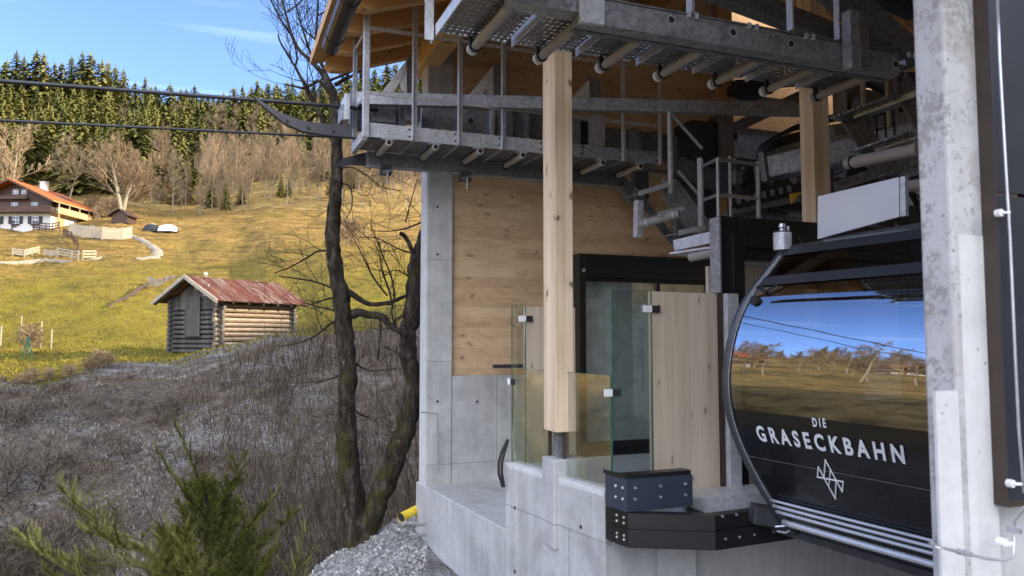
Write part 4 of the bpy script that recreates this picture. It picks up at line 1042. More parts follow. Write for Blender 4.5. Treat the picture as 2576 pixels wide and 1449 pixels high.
# materials
t_ = NT('scree'); co = t_.co(); n = t_.noise(co, 7, 8, .75); vo = t_.n('TexVoronoi', Vector=co, Scale=16); n2 = t_.noise(co, 1.1, 4)
c = t_.ramp(n, [(.33, (.16, .155, .15)), (.5, (.38, .37, .355)), (.66, (.6, .59, .57))]); c = t_.mix(t_.ramp(n2, [(.42, .0), (.62, .6)]), c, (.12, .10, .075))
M['scree'] = t_.fin(c, .95, 0, t_.bump(t_.math('ADD', vo.outputs['Distance'], n), 1.0, .09))
t_ = NT('frost_slope'); co = t_.co(); n = t_.noise(co, 2.2, 8, .72, .4); n2 = t_.noise(co, .28, 4, .6, .8); n3 = t_.noise(t_.map(co, (1, 1, 3)), 9, 6, .75)
c = t_.ramp(n, [(.3, (.032, .025, .018)), (.5, (.088, .068, .05)), (.68, (.165, .13, .095))])
fr = t_.math('MULTIPLY', t_.ramp(n2, [(.51, 0), (.61, 1)]), t_.ramp(n3, [(.42, 0), (.62, 1)])); fr2 = t_.math('MULTIPLY', t_.ramp(n3, [(.60, 0), (.68, .7)]), 1.0)
c = t_.mix(t_.math('MULTIPLY', t_.math('MAXIMUM', fr, fr2), .8), c, (.34, .335, .335))
M['frost'] = t_.fin(c, .95, 0, t_.bump(t_.math('ADD', n, n3), .9, .12))
t_ = NT('meadow'); co = t_.co(); n = t_.noise(co, .06, 5, .6, .8); n3 = t_.noise(co, 1.7, 7, .75, .5); n4 = t_.noise(t_.map(co, (.16, .16, 2.6)), 1.0, 6, .7, .6); n5 = t_.noise(co, .33, 5, .65, 1)
sz = t_.n('SeparateXYZ', Vector=co).outputs[2]
hgt = t_.math('ADD', t_.math('MULTIPLY', sz, .085), t_.math('MULTIPLY', n, 1.6))
c1 = t_.mix(t_.ramp(n5, [(.35, 0), (.65, 1)]), (.205, .19, .020), (.29, .24, .032))
c2 = t_.mix(t_.ramp(n5, [(.35, 0), (.65, 1)]), (.45, .28, .095), (.35, .215, .06))
c = t_.mix(t_.ramp(hgt, [(.55, 0), (1.0, .35), (1.0, 1)]) if False else t_.math('MULTIPLY', t_.math('SUBTRACT', hgt, 1.25), 1.1, clamp=True), c1, c2)
c = t_.mix(t_.ramp(t_.noise(t_.map(co, (.10, .10, .5)), 1.0, 5, .65, 1.2), [(.50, 0), (.64, .55)]), c, (.13, .125, .015))
c = t_.mix(t_.ramp(n3, [(.45, 0), (.60, .85)]), c, (.17, .115, .03))
c = t_.mix(t_.math('MULTIPLY', t_.ramp(n4, [(.49, 0), (.60, .8)]), t_.math('MULTIPLY', t_.math('SUBTRACT', hgt, 1.0), 1.0, clamp=True)), c, (.10, .07, .03))
c = t_.mix(t_.ramp(t_.noise(co, 7, 4, .7), [(.35, .35), (.6, 0)]), c, (.10, .075, .02))
M['meadow'] = t_.fin(c, .95, 0, t_.bump(t_.math('ADD', n3, t_.noise(co, 7, 4, .7)), 1.0, .35), .1)
t_ = NT('forest_floor'); co = t_.co(); n = t_.noise(co, .5, 8, .75); c = t_.ramp(n, [(.32, (.07, .045, .018)), (.48, (.26, .175, .06)), (.66, (.40, .27, .095))])
M['forest_floor'] = t_.fin(c, .95, 0, t_.bump(n, 1, .8), .1)
allf = [[], [], [], []]; n = len(tht)
for i in range(len(rs)-1):
    for j in range(n-1): allf[cres((tht[j]+tht[j+1])/2, (rs[i]+rs[i+1])/2)].append((i*n+j, i*n+j+1, (i+1)*n+j+1, (i+1)*n+j))
flat = [p for r in rows for p in r]
for (nm, mt), fs in zip(names, allf):
    idx = {}; mb = MB()
    for f in fs:
        g = []
        for v in f:
            if v not in idx: idx[v] = len(mb.v); mb.v.append(flat[v])
            g.append(idx[v])
        mb.f.append(tuple(g))
    if nm == 'slope':  # inner disc under the viewpoint
        pass
    me = mb.mesh(nm, M[mt], None, True, fix=False)
    if me.polygons[0].normal.z < 0: me.flip_normals()
    o = bpy.data.objects.new(nm, me); COL.objects.link(o); tag(o, None, None, None, 'structure')
# far ridge on the sunward side (steep valley flank, throws the shade over the station)
SAZ = radians(79); SEL = radians(21.5)       # sun: right of the view direction, low
def ridge(Lc, h, wd, D0, D1, name='ridge'):
    rows = []
    for i in range(80):
        D = D0+(D1-D0)*i/79; rw = []
        for j in range(15):
            a = (j-7)/7; L_ = Lc+a*wd; z = -4+(h+4)*(1-abs(a)**1.3)
            p = LD(L_, D); z += noise.noise(V((D*.06, L_*.04, 2)))*1.0*(1 if abs(a) > .01 else .8)
            rw.append((p.x, p.y, z))
        rows.append(rw)
    me = MB().grid(rows).mesh(name, M['forest_floor'], None, True)
    o = bpy.data.objects.new(name, me); COL.objects.link(o); tag(o, None, None, None, 'structure'); return o
LR = 150.0; HR = tan(SEL)*(LR+19.3)/sin(SAZ)+.2
ridge(LR, HR, 62, -260, 420, 'valley_flank')
# drive and paths on the meadow
def ribbon(pts, w, name, mat, lift=.06):
    P_ = []
    for a, b in zip(pts[:-1], pts[1:]):
        n_ = max(2, int((b[0]-a[0]).length/1.5)) if False else 8
        for k in range(n_): P_.append((a[0]+(b[0]-a[0])*k/n_, a[1]+(b[1]-a[1])*k/n_))
    P_.append(pts[-1]); rows = []
    for i, (p, ww) in enumerate(P_):
        d = (P_[min(i+1, len(P_)-1)][0]-P_[max(i-1, 0)][0]); d.z = 0; d.normalize(); s = V((-d.y, d.x, 0)); rw = []
        for k in range(-2, 3):
            q = p+s*(ww*w*k/4); rw.append((q.x, q.y, sum(ground(p+V((a_, b_, 0))) for a_ in (-2, 0, 2) for b_ in (-2, 0, 2))/9+(lift+.08 if abs(k) < 2 else -.35)))
        rows.append(rw)
    me = MB().grid(rows).mesh(name, mat, None, True, fix=False); 
    if me.polygons[0].normal.z < 0: me.flip_normals()
    o = bpy.data.objects.new(name, me); COL.objects.link(o); tag(o, None, None, None, 'structure'); return o
def find(u, v, Dmin=38, Dmax=330):
    "ground point seen at photo position"
    D = Dmin; prev = None
    while D < Dmax:
        g = gpt(u, D); vv = proj(g)[1]
        if vv <= v: return g
        D *= 1.006
    return gpt(u, Dmax)
M['path'] = m_plain('gravel_path', (.22, .19, .145), .95, 0, .2, 2)
ribbon([(find(325, 597), 1.6), (find(352, 606), 1.6), (find(375, 618), 2.0), (find(392, 632), 2.4), (find(385, 645), 2.4), (find(355, 652), 2.0), (find(335, 654), 1.2)], .8, 'path', M['path'], .1)
ribbon([(find(-60, 668), 1), (find(10, 663), 1), (find(110, 657), 1), (find(200, 655), .9), (find(250, 651), .5)], .8, 'path', M['path'], .1)
# ================================================================== SKY AND SUN
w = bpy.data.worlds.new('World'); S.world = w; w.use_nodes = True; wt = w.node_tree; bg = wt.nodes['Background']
sky = wt.nodes.new('ShaderNodeTexSky'); sky.sky_type = 'NISHITA'; sky.sun_disc = False
sd = (Fh*cos(SAZ)+Rr*sin(SAZ)); az = atan2(sd.x, sd.y)
sky.sun_elevation = SEL; sky.sun_rotation = az; sky.altitude = 800; sky.air_density = .8; sky.dust_density = .15; sky.ozone_density = 2.0
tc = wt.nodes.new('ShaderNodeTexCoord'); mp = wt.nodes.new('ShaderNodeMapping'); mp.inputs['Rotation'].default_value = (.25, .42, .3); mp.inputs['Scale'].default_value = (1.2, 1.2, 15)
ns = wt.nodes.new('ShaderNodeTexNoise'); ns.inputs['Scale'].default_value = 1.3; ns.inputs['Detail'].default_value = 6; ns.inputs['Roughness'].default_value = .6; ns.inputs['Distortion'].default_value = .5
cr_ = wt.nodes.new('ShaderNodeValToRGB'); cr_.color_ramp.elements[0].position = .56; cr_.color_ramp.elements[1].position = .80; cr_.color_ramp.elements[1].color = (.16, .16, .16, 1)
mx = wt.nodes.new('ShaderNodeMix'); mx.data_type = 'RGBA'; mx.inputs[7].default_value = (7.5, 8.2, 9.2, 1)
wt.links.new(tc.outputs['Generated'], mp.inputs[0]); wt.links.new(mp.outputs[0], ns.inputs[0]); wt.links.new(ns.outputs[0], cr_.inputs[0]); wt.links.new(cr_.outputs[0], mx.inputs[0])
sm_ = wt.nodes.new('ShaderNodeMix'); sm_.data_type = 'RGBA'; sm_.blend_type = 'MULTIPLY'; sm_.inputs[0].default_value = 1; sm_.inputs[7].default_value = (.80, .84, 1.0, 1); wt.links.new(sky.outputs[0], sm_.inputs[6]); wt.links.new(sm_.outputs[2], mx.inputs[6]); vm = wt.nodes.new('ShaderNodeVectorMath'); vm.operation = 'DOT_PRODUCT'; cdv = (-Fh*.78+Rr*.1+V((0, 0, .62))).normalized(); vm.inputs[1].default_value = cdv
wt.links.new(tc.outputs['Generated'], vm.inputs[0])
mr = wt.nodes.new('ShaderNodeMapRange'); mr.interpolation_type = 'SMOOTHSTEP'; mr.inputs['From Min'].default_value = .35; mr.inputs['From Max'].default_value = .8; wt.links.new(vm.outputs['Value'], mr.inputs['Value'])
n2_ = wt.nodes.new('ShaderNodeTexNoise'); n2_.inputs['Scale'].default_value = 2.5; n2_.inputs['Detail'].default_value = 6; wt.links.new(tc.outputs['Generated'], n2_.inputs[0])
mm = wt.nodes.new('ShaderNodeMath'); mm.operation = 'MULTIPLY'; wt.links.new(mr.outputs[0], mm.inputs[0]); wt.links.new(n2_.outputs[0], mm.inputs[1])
mx2 = wt.nodes.new('ShaderNodeMix'); mx2.data_type = 'RGBA'; mx2.inputs[7].default_value = (15, 15.3, 16.2, 1)  # added bright cloud bank behind the viewpoint, unseen, to fill the shaded station
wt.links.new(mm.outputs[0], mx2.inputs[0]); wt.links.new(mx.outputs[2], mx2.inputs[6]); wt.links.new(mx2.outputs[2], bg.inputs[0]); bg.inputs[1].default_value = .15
sun = bpy.data.lights.new('sun', 'SUN'); sun.energy = 4.0; sun.angle = radians(.53); sun.color = (1.0, .82, .56)
so = bpy.data.objects.new('sun', sun); COL.objects.link(so)
sdir = V((sd.x*cos(SEL), sd.y*cos(SEL), sin(SEL))); so.rotation_euler = sdir.to_track_quat('Z', 'Y').to_euler()
S.cycles.transparent_max_bounces = 32; S.cycles.max_bounces = 8
S.view_settings.view_transform = 'Standard'; S.view_settings.look = 'None'; S.view_settings.exposure = 1.65; S.view_settings.gamma = 1
# ================================================================== VEGETATION
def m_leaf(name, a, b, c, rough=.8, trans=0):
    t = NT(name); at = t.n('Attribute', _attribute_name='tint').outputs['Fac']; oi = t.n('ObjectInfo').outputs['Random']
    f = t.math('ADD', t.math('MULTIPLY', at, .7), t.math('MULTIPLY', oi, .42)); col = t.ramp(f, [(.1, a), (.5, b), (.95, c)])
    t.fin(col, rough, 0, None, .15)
    return t.m
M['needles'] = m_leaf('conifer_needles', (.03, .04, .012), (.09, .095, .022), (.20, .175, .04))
M['twigs'] = m_leaf('pale_twigs', (.09, .065, .038), (.19, .135, .08), (.30, .22, .135))
M['thuja'] = m_leaf('cypress_foliage', (.03, .04, .007), (.095, .10, .018), (.27, .25, .085))
M['brush'] = m_leaf('dry_brush', (.03, .022, .015), (.085, .065, .045), (.24, .20, .155))
M['frost_tuft'] = m_leaf('frosted_grass', (.06, .042, .024), (.16, .115, .07), (.32, .31, .30))
t_ = NT('mossy_bark'); co = t_.co(); n = t_.noise(t_.map(co, (3, 3, .9)), 4, 8, .75, .6); ms = t_.noise(co, 1.6, 5, .7, .5); li = t_.noise(co, 9, 4, .6)
nx = t_.n('NewGeometry'); nrm = t_.n('SeparateXYZ', Vector=nx.outputs['Normal']).outputs
c = t_.ramp(n, [(.34, (.010, .008, .006)), (.5, (.042, .033, .025)), (.68, (.13, .112, .09))])
sp_ = t_.n('SeparateXYZ', Vector=co).outputs[2]; low = t_.math('MULTIPLY', t_.math('SUBTRACT', 2.6, sp_), .05)
c = t_.mix(t_.ramp(t_.math('ADD', t_.math('ADD', ms, low), t_.math('MULTIPLY', nrm[0], -.05)), [(.58, 0), (.68, .8)]), c, (.062, .052, .009))
c = t_.mix(t_.ramp(li, [(.66, 0), (.72, .7)]), c, (.26, .25, .23))
M['bark'] = t_.fin(c, .95, 0, t_.bump(t_.math('ADD', n, t_.math('MULTIPLY', ms, .5)), 1, .05), .15)
M['bark_far'] = m_plain('grey_bark', (.30, .25, .18), .95, 0, .3, 3, .1)
M['dark_bark'] = m_plain('dark_bark', (.035, .028, .022), .95, 0, .3, 3, .1)
def conifer_mesh(seed, H=1.0, wide=.2, lay=26, per=7):
    r = random.Random(seed); mb = MB(); mb.cc = 0
    for i in range(lay):
        f = i/lay; z = H*(.10+.9*f); R_ = wide*H*(1-f)**.82*(.8+.35*r.random())+.006*H
        nb = max(4, int(per*(1-.4*f)))
        for k in range(nb):
            a = 2*pi*(k+r.random()*.8)/nb+i*1.7; L_ = R_*(.75+.5*r.random()); dr = -.38*L_-.01
            w = .055*H*(1-.55*f)*(.8+.4*r.random())
            ca, sa = cos(a), sin(a); m_ = 4
            for j in range(m_):
                t0 = j/m_; t1 = (j+1.25)/m_
                mb.cc = min(1, max(0, .15+.5*t1+r.uniform(-.13, .17)))  # tint rises outward: sunlit branch tips put into the needle colour
                ww = w*(1-.45*t0)*(.7+.5*r.random()); o = r.uniform(-.35, .35)*w
                p0 = V((ca*L_*t0-sa*o, sa*L_*t0+ca*o, z+dr*t0**1.3+r.uniform(-.3, .5)*w)); p1 = V((ca*L_*t1-sa*o*.5, sa*L_*t1+ca*o*.5, z+dr*t1**1.3-w*.5*r.random()))
                s_ = V((-sa, ca, 0))*ww*.5; dn = V((0, 0, -ww*(.5+.5*r.random())))
                mb.add([p0-s_, p0+s_, p1+s_*.3, p1-s_*.3], [(0, 1, 2, 3)])
                mb.add([p0-s_+dn*.2, p1, p0+dn+s_*.5], [(0, 1, 2)])
    for k in range(3): mb.cc = .5; a = k*2.1; mb.add([(cos(a)*.012*H, sin(a)*.012*H, .95*H), (cos(a+2)*.012*H, sin(a+2)*.012*H, .95*H), (0, 0, 1.045*H)], [(0, 1, 2)])
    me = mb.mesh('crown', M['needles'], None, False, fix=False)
    tr = MB().tube([(0, 0, -.04*H), (0, 0, .3*H), (0, 0, .97*H)], [.018*H, .012*H, .002*H], 5, False).mesh('trunk', M['dark_bark'], None, fix=False)
    return tr, me
def branch(mb, p, d, L_, r0, depth, r, spread=.55, up=.25, nseg=5, nch=5, rmin=.004, sides=4, curl=.18, tint=None):
    pts = [V(p)]; rr = [r0]; d = V(d).normalized(); cur = V(p)
    for i in range(nseg):
        d = (d+V((r.uniform(-1, 1), r.uniform(-1, 1), r.uniform(-1, 1)))*curl+V((0, 0, up*.12))).normalized()
        cur = cur+d*(L_/nseg); pts.append(cur.copy()); rr.append(max(rmin, r0*(1-.75*(i+1)/nseg)))
    if mb.cc is not None: mb.cc = min(1, max(0, r.uniform(.2, .8)))
    mb.tube(pts, rr, sides if depth > 1 else 3, False)
    if depth <= 0: return
    for k in range(nch):
        f = .25+.75*(k+r.random()*.8)/nch; i = min(nseg-1, int(f*nseg)); q = pts[i]+(pts[i+1]-pts[i])*(f*nseg-i if f*nseg-i < 1 else 1)
        dd = (pts[i+1]-pts[i]).normalized(); ax = V((r.uniform(-1, 1), r.uniform(-1, 1), r.uniform(-.5, 1))); ax = (ax-dd*ax.dot(dd)).normalized()
        nd = (dd*(1-spread*.6)+ax*spread+V((0, 0, up*.3))).normalized()
        branch(mb, q, nd, L_*r.uniform(.42, .68)*(1.1-.35*f), max(rmin, rr[i]*.6), depth-1, r, spread, up, max(3, nseg-1), nch, rmin, sides, curl, tint)
def bare_mesh(seed, H, spread=.6, up=.8, stems=1, r0=.16, depth=3, nch=7, lean=.1, rmin=.02, curl=.13, trunkf=.9):
    r = random.Random(seed); tr = MB(); cr_m = MB(); cr_m.cc = .5
    for s_ in range(stems):
        d = V((r.uniform(-lean, lean), r.uniform(-lean, lean), 1)); pts = [V((r.uniform(-.1, .1)*stems, r.uniform(-.1, .1)*stems, -.3))]; n_ = 9; rr = [r0]
        h = H*trunkf*(r.uniform(.75, 1) if stems > 1 else 1)
        for i in range(n_):
            d = (d+V((r.uniform(-1, 1), r.uniform(-1, 1), .4))*.09).normalized(); pts.append(pts[-1]+d*(h/n_)); rr.append(r0*(1-.85*(i+1)/n_))
        i0 = len(tr.v); tr.tube(pts, rr, 6, False)
        if i0: tr.f.append((0, i0, i0+1))
        nb = 13
        for k in range(nb):
            f = .25+.75*k/nb; i = min(n_-1, int(f*n_)); q = pts[i]+(pts[i+1]-pts[i])*(f*n_-i); a = k*2.4+r.random()
            nd = V((cos(a)*spread, sin(a)*spread, up*r.uniform(.6, 1.2))).normalized()
            branch(cr_m, q, nd, H*.38*(1.15-f*.75)*r.uniform(.8, 1.2), rr[i]*.5, depth-1, r, .55, .3, 4, nch, rmin, 3, curl)
    return tr.mesh('trunk', M['bark_far'], None, True, fix=False), cr_m.mesh('crown', M['twigs'], None, fix=False)
def plant(name, meshes, names, loc, sc, rz, label, cat, group=None, lean=0):
    t = thing(name, loc, label, cat, group, rz); t.scale = (sc[0], sc[0], sc[1]) if isinstance(sc, tuple) else (sc, sc, sc); t.rotation_euler[0] = lean
    for me, nm in zip(meshes, names):
        o = bpy.data.objects.new(nm, me); COL.objects.link(o); o.parent = t
    return t
CON = [conifer_mesh(11+i, 1.0, (.20, .24, .28, .22, .26)[i]) for i in range(5)]
BARE = [bare_mesh(31+i, 10, (.55, .8, .45, .7)[i], (.9, .6, 1.1, .8)[i], rmin=.022, r0=.13) for i in range(4)]
rv = random.Random(5)
def far_conifer(u, D, H, lab=None, k=None, wf=1.0):
    g = gpt(u, D); k = rv.randrange(5) if k is None else k
    plant('conifer', CON[k], ('trunk', 'crown'), g, (H*rv.uniform(1.05, 1.4)*wf, H), rv.random()*6, lab or 'tall green conifer standing in the hillside forest above the meadow', 'tree', None if lab else 'conifers of the hillside forest')
def far_bare(u, D, H, lab=None, k=None, wd=1.0):
    g = gpt(u, D); k = rv.randrange(4) if k is None else k
    plant('bare_tree', BARE[k], ('trunk', 'crown'), g, (H/10*wd, H/10), rv.random()*6, lab or 'leafless pale tree at the edge of the hillside forest', 'tree', None if lab else 'leafless trees along the forest edge')
# skyline height of conifers per photo column
sky_v = [(-60, 165), (0, 145), (30, 130), (75, 140), (120, 158), (165, 142), (195, 140), (232, 160), (262, 162), (290, 168), (325, 195), (358, 165), (390, 205), (425, 200), (470, 195), (520, 215), (580, 195), (640, 190), (685, 180), (735, 185), (790, 180), (850, 165), (920, 150), (980, 140), (1060, 130)]
n_con = 0
for i, u0 in enumerate(range(-50, 1075, 23)):
    u = u0+rv.uniform(-9, 9); D = 275+rv.uniform(-15, 15)
    sv = [a[1]+(b[1]-a[1])*(u-a[0])/(b[0]-a[0]) for a, b in zip(sky_v[:-1], sky_v[1:]) if a[0] <= u <= b[0]]
    sv = (sv[0] if sv else 170)+rv.uniform(-4, 22)
    g = gpt(u, D); H = (850-sv)/FPX*D+1.5-g.z+(3.5 if u < 300 else 0)
    if H < 12: H = rv.uniform(12, 16)
    far_conifer(u, D, H, wf=rv.uniform(1.25, 1.6)); n_con += 1
for row, (D0, vstep) in enumerate(((258, 27), (240, 27), (222, 27), (204, 28), (187, 28), (172, 28), (160, 32))):
    for u0 in range(-60, 1080, vstep):
        u = u0+rv.uniform(-14, 14); D = D0+rv.uniform(-9, 9)
        if D < 215 and u > 520+rv.uniform(-80, 80)-(205-D)*4: 
            if rv.random() < .8: continue
        if D < 178 and (u > 470 or 40 < u < 170): continue
        if D < 195 and 60 < u < 260 and rv.random() < .3: continue
        H = rv.uniform(13, 21)*(1.0 if D > 200 else .92); sv = [a[1]+(b[1]-a[1])*(u-a[0])/(b[0]-a[0]) for a, b in zip(sky_v[:-1], sky_v[1:]) if a[0] <= u <= b[0]]
        H = min(H, max(7, (850-(sv[0] if sv else 170)-rv.uniform(12, 40))/FPX*D+1.5-gpt(u, D).z))
        far_conifer(u, D, H, wf=rv.uniform(1.0, 1.3)); n_con += 1
# young conifers on the brown slope
for u, D, H in ((700, 150, 5), (720, 152, 4), (560, 142, 5.5), (520, 146, 6), (600, 150, 5), (830, 158, 6), (880, 165, 8), (455, 190, 16), (500, 186, 15)):
    far_conifer(u, D, H)
for k in range(150):
    D = rv.uniform(142, 196); u = rv.uniform(-40, 1075)
    if u < 260 and D < 165: continue
    if rv.random() < .5 and u < 500: continue
    far_bare(u, D, rv.uniform(8, 15), wd=rv.uniform(.45, .8))
for k in range(34): far_bare(rv.uniform(-40, 1070), rv.uniform(200, 262), rv.uniform(10, 15), wd=1.1)
for k in range(24): far_bare(rv.uniform(380, 1060), rv.uniform(137, 150), rv.uniform(5, 10), wd=.7)
far_bare(15, 134, 19, 'broad pale leafless tree at the left edge behind the farmhouse roof', 1)
far_bare(160, 152, 13, 'slim pale leafless tree just behind the farmhouse roof', 0)
# large leafless maple beside the farmhouse
big_t = bare_mesh(77, 17, .8, .8, 2, .42, 3, 8, .22, .028, .15, .7)
g = find(300, 545)
plant('maple_tree', big_t, ('trunk', 'crown'), g, 1.0, .4, 'large spreading leafless tree with thick trunk right of the farmhouse', 'tree')
# shrubs at the wood's edge
SHR = [bare_mesh(91+i, 3.2, .9, .9, 6, .03, 2, 7, .5, .016, .2, .8) for i in range(3)]
def shrub(p, s, lab, k=0, grp='leafless shrubs on the meadow'):
    plant('shrub', SHR[k], ('stems', 'twigs'), p, s, rv.random()*6, lab, 'shrub', grp)
for u, v in ((262, 545), (240, 550), (280, 535), (455, 520), (470, 516), (330, 520), (225, 545), (388, 512), (520, 500), (600, 470), (650, 462)):
    shrub(find(u, v), rv.uniform(1.0, 1.6), 'bushy leafless shrub at the foot of the wood', rv.randrange(3), 'leafless shrubs at the foot of the wood')
for u, v, s in ((250, 930, .5), (262, 925, .55), (180, 955, .45), (90, 965, .45), (60, 970, .4), (130, 960, .4), (235, 940, .45), (280, 925, .4)):
    shrub(find(u, v, 24), s*.62, 'thin upright leafless shrub on the edge of the frosty slope', rv.randrange(3), 'leafless shrubs on the edge of the frosty slope')
shrub(find(78, 885, 30), .7, 'brown tangled shrub beside the green frame on the meadow', 1, None)
shrub(gpt(870, 100), 1.8, 'small leafless tree behind the main trunk on the brown meadow', 2, None)
# out of view to the left: lit wood edge and trees that the cabin window mirrors
for k in range(60):
    a = rv.uniform(-108, -40); r_ = rv.uniform(170, 300); g = gpr(a, r_)
    plant('conifer', CON[rv.randrange(5)], ('trunk', 'crown'), g, (rv.uniform(11, 16),)*2, rv.random()*6, 'green conifer on the sunny hill mirrored in the cabin window', 'tree', 'trees mirrored in the cabin window')
for k in range(80):
    a = rv.uniform(-108, -50); r_ = rv.uniform(36, 150); g = gpr(a, r_)
    plant('bare_tree', BARE[rv.randrange(4)], ('trunk', 'crown'), g, rv.uniform(.6, 1.2), rv.random()*6, 'leafless tree on the sunny hill mirrored in the cabin window', 'tree', 'leafless trees mirrored in the cabin window')
# tree behind the station
g = LD(13.5, 26); g.z = -1
plant('conifer', CON[2], ('trunk', 'crown'), g, (15, 19), 1.0, 'sunlit conifer glimpsed between steelwork and the spotted column', 'tree')
g = LD(15.6, 30); g.z = -1
plant('conifer', CON[1], ('trunk', 'crown'), g, (15, 18), 2.0, 'second sunlit conifer glimpsed beside the spotted column', 'tree')
# ---- the near double-stemmed tree
DT = 9.8
def tp_(u, v, dd=0): return W(u, v, d=DT+dd)
nt_ = thing('bare_tree', tuple(tp_(900, 1385)), 'big dark mossy double-trunked leafless tree in front of the frosty slope', 'tree')
def smooth_path(pts, rr, n=5):
    out = []; ro = []
    for i in range(len(pts)-1):
        p0 = pts[max(i-1, 0)]; p1 = pts[i]; p2 = pts[i+1]; p3 = pts[min(i+2, len(pts)-1)]
        for k in range(n):
            t = k/n; out.append(.5*((2*p1)+(p2-p0)*t+(2*p0-5*p1+4*p2-p3)*t*t+(3*p1-p0-3*p2+p3)*t**3)); ro.append(rr[i]+(rr[i+1]-rr[i])*t)
    out.append(pts[-1]); ro.append(rr[-1]); return out, ro
def limb(mb, uv, w, sides=14, dd=None, knob=.1, n=5):
    pts = [tp_(u, v, (dd[i] if dd else 0)) for i, (u, v) in enumerate(uv)]; rr = [x*DT/FPX/2 for x in w]
    pts, rr = smooth_path(pts, rr, n)
    rk = random.Random(len(mb.v)); kk = rk.random()*50; rr = [a*(1+1.5*knob*noise.noise(V((i*.33, kk, 0)))) for i, a in enumerate(rr)]; pts = [p+Rr*.3*noise.noise(V((i*.4, kk, 5)))*rr[i] for i, p in enumerate(pts)]
    mb.tube(pts, rr, sides, False); return pts, rr
tk = MB()
P1 = limb(tk, [(905, 1400), (897, 1345), (887, 1270), (878, 1180), (872, 1100), (868, 1040), (874, 980), (872, 900), (866, 830), (860, 760), (848, 690), (838, 630), (836, 580), (843, 510), (846, 440), (848, 370), (842, 300), (838, 240), (824, 207)], [82, 66, 60, 58, 50, 46, 46, 46, 46, 44, 38, 36, 38, 32, 29, 27, 24, 22, 18], n=6)
P2 = limb(tk, [(905, 1400), (922, 1330), (945, 1270), (975, 1200), (1000, 1130), (1022, 1070), (1036, 1010), (1040, 950), (1026, 890), (1028, 830), (1040, 770), (1044, 700), (1050, 650), (1066, 600), (1085, 540), (1100, 450)], [70, 60, 56, 56, 54, 50, 48, 46, 42, 44, 44, 42, 38, 32, 28, 22], dd=[0, .02, .05, .1, .12, .15, .15, .15, .15, .15, .15, .15, .2, .3, .4, .5], n=6)
LM = []
LM.append(limb(tk, [(824, 207), (810, 185), (790, 161), (752, 125), (733, 88), (722, 47), (710, 0), (700, -60)], [18, 14, 12, 9, 8, 6, 5, 3], 8))
LM.append(limb(tk, [(826, 210), (816, 175), (802, 147), (795, 99), (797, 50), (800, 0), (803, -60)], [14, 10, 8, 7, 5, 5, 3], 8, dd=[0, .05, .1, .2, .2, .2, .2]))
LM.append(limb(tk, [(848, 372), (815, 310), (788, 256), (771, 220), (755, 192), (741, 166), (719, 130), (706, 108), (699, 88)], [14, 13, 12, 12, 9, 7, 6, 5, 4], 8, dd=[0, .1, .2, .2, .2, .2, .2, .2, .2]))
LM.append(limb(tk, [(741, 166), (747, 152), (743, 120), (735, 98)], [6, 5, 4, 3], 6, dd=[.2]*4))
LM.append(limb(tk, [(842, 214), (866, 201), (890, 188), (930, 160), (980, 120)], [12, 10, 8, 6, 3], 8))
LM.append(limb(tk, [(838, 250), (805, 206), (785, 212), (765, 222), (740, 217), (712, 212)], [10, 9, 8, 8, 6, 3], 8, dd=[0, .1, .15, .2, .2, .2]))
LM.append(limb(tk, [(822, 175), (836, 165), (850, 140), (880, 128), (905, 118)], [8, 6, 5, 4, 2], 6))
LM.append(limb(tk, [(820, 206), (848, 195), (872, 185), (900, 176)], [8, 7, 5, 3], 6))
# mid limbs joining both trunks
LM.append(limb(tk, [(885, 792), (903, 786), (925, 792), (958, 796), (985, 822), (1022, 842)], [26, 22, 20, 20, 16, 14], 10))
LM.append(limb(tk, [(878, 735), (905, 753), (930, 765), (960, 764), (990, 757), (1030, 740)], [16, 14, 12, 11, 10, 9], 8, dd=[0, .05, .1, .1, .1, .15]))
LM.append(limb(tk, [(1040, 640), (1022, 600), (1006, 586)], [14, 11, 10], 8, dd=[.15, .1, .05]))
for k_, (u, v) in enumerate(((1008, 585),)): pass
LM.append(limb(tk, [(956, 800), (957, 830), (952, 870), (950, 905)], [8, 7, 7, 5], 6))
LM.append(limb(tk, [(960, 870), (985, 880), (1018, 905)], [6, 7, 8], 6))
tk.build('trunk', M['bark'], nt_, smooth=True, fix=False)
tw = MB(); tw.cc = .3
rt = random.Random(12)
def twig(uv, w, kids=5, dep=2, Ls=.5, dd=None):
    pts = [tp_(u, v, rt.uniform(-.1, .25)) for u, v in uv]; pts, rr = smooth_path(pts, [x*DT/FPX/2 for x in w], 4); tw.tube(pts, rr, 5, False)
    for k in range(kids):
        i = int(len(pts)*(.15+.8*(k+rt.random())/kids)); i = min(i, len(pts)-2); d = (pts[i+1]-pts[i]).normalized()
        ax = (Rr*rt.uniform(-1, 1)+V((0, 0, 1))*rt.uniform(-.6, 1.2)+Fh*rt.uniform(-.5, .5)).normalized()
        branch(tw, pts[i], (d*.6+ax*.8), Ls*rt.uniform(.6, 1.3), max(.0035, rr[i]*.5), dep-1, rt, .55, .2, 4, 4, .0028, 3, .2)
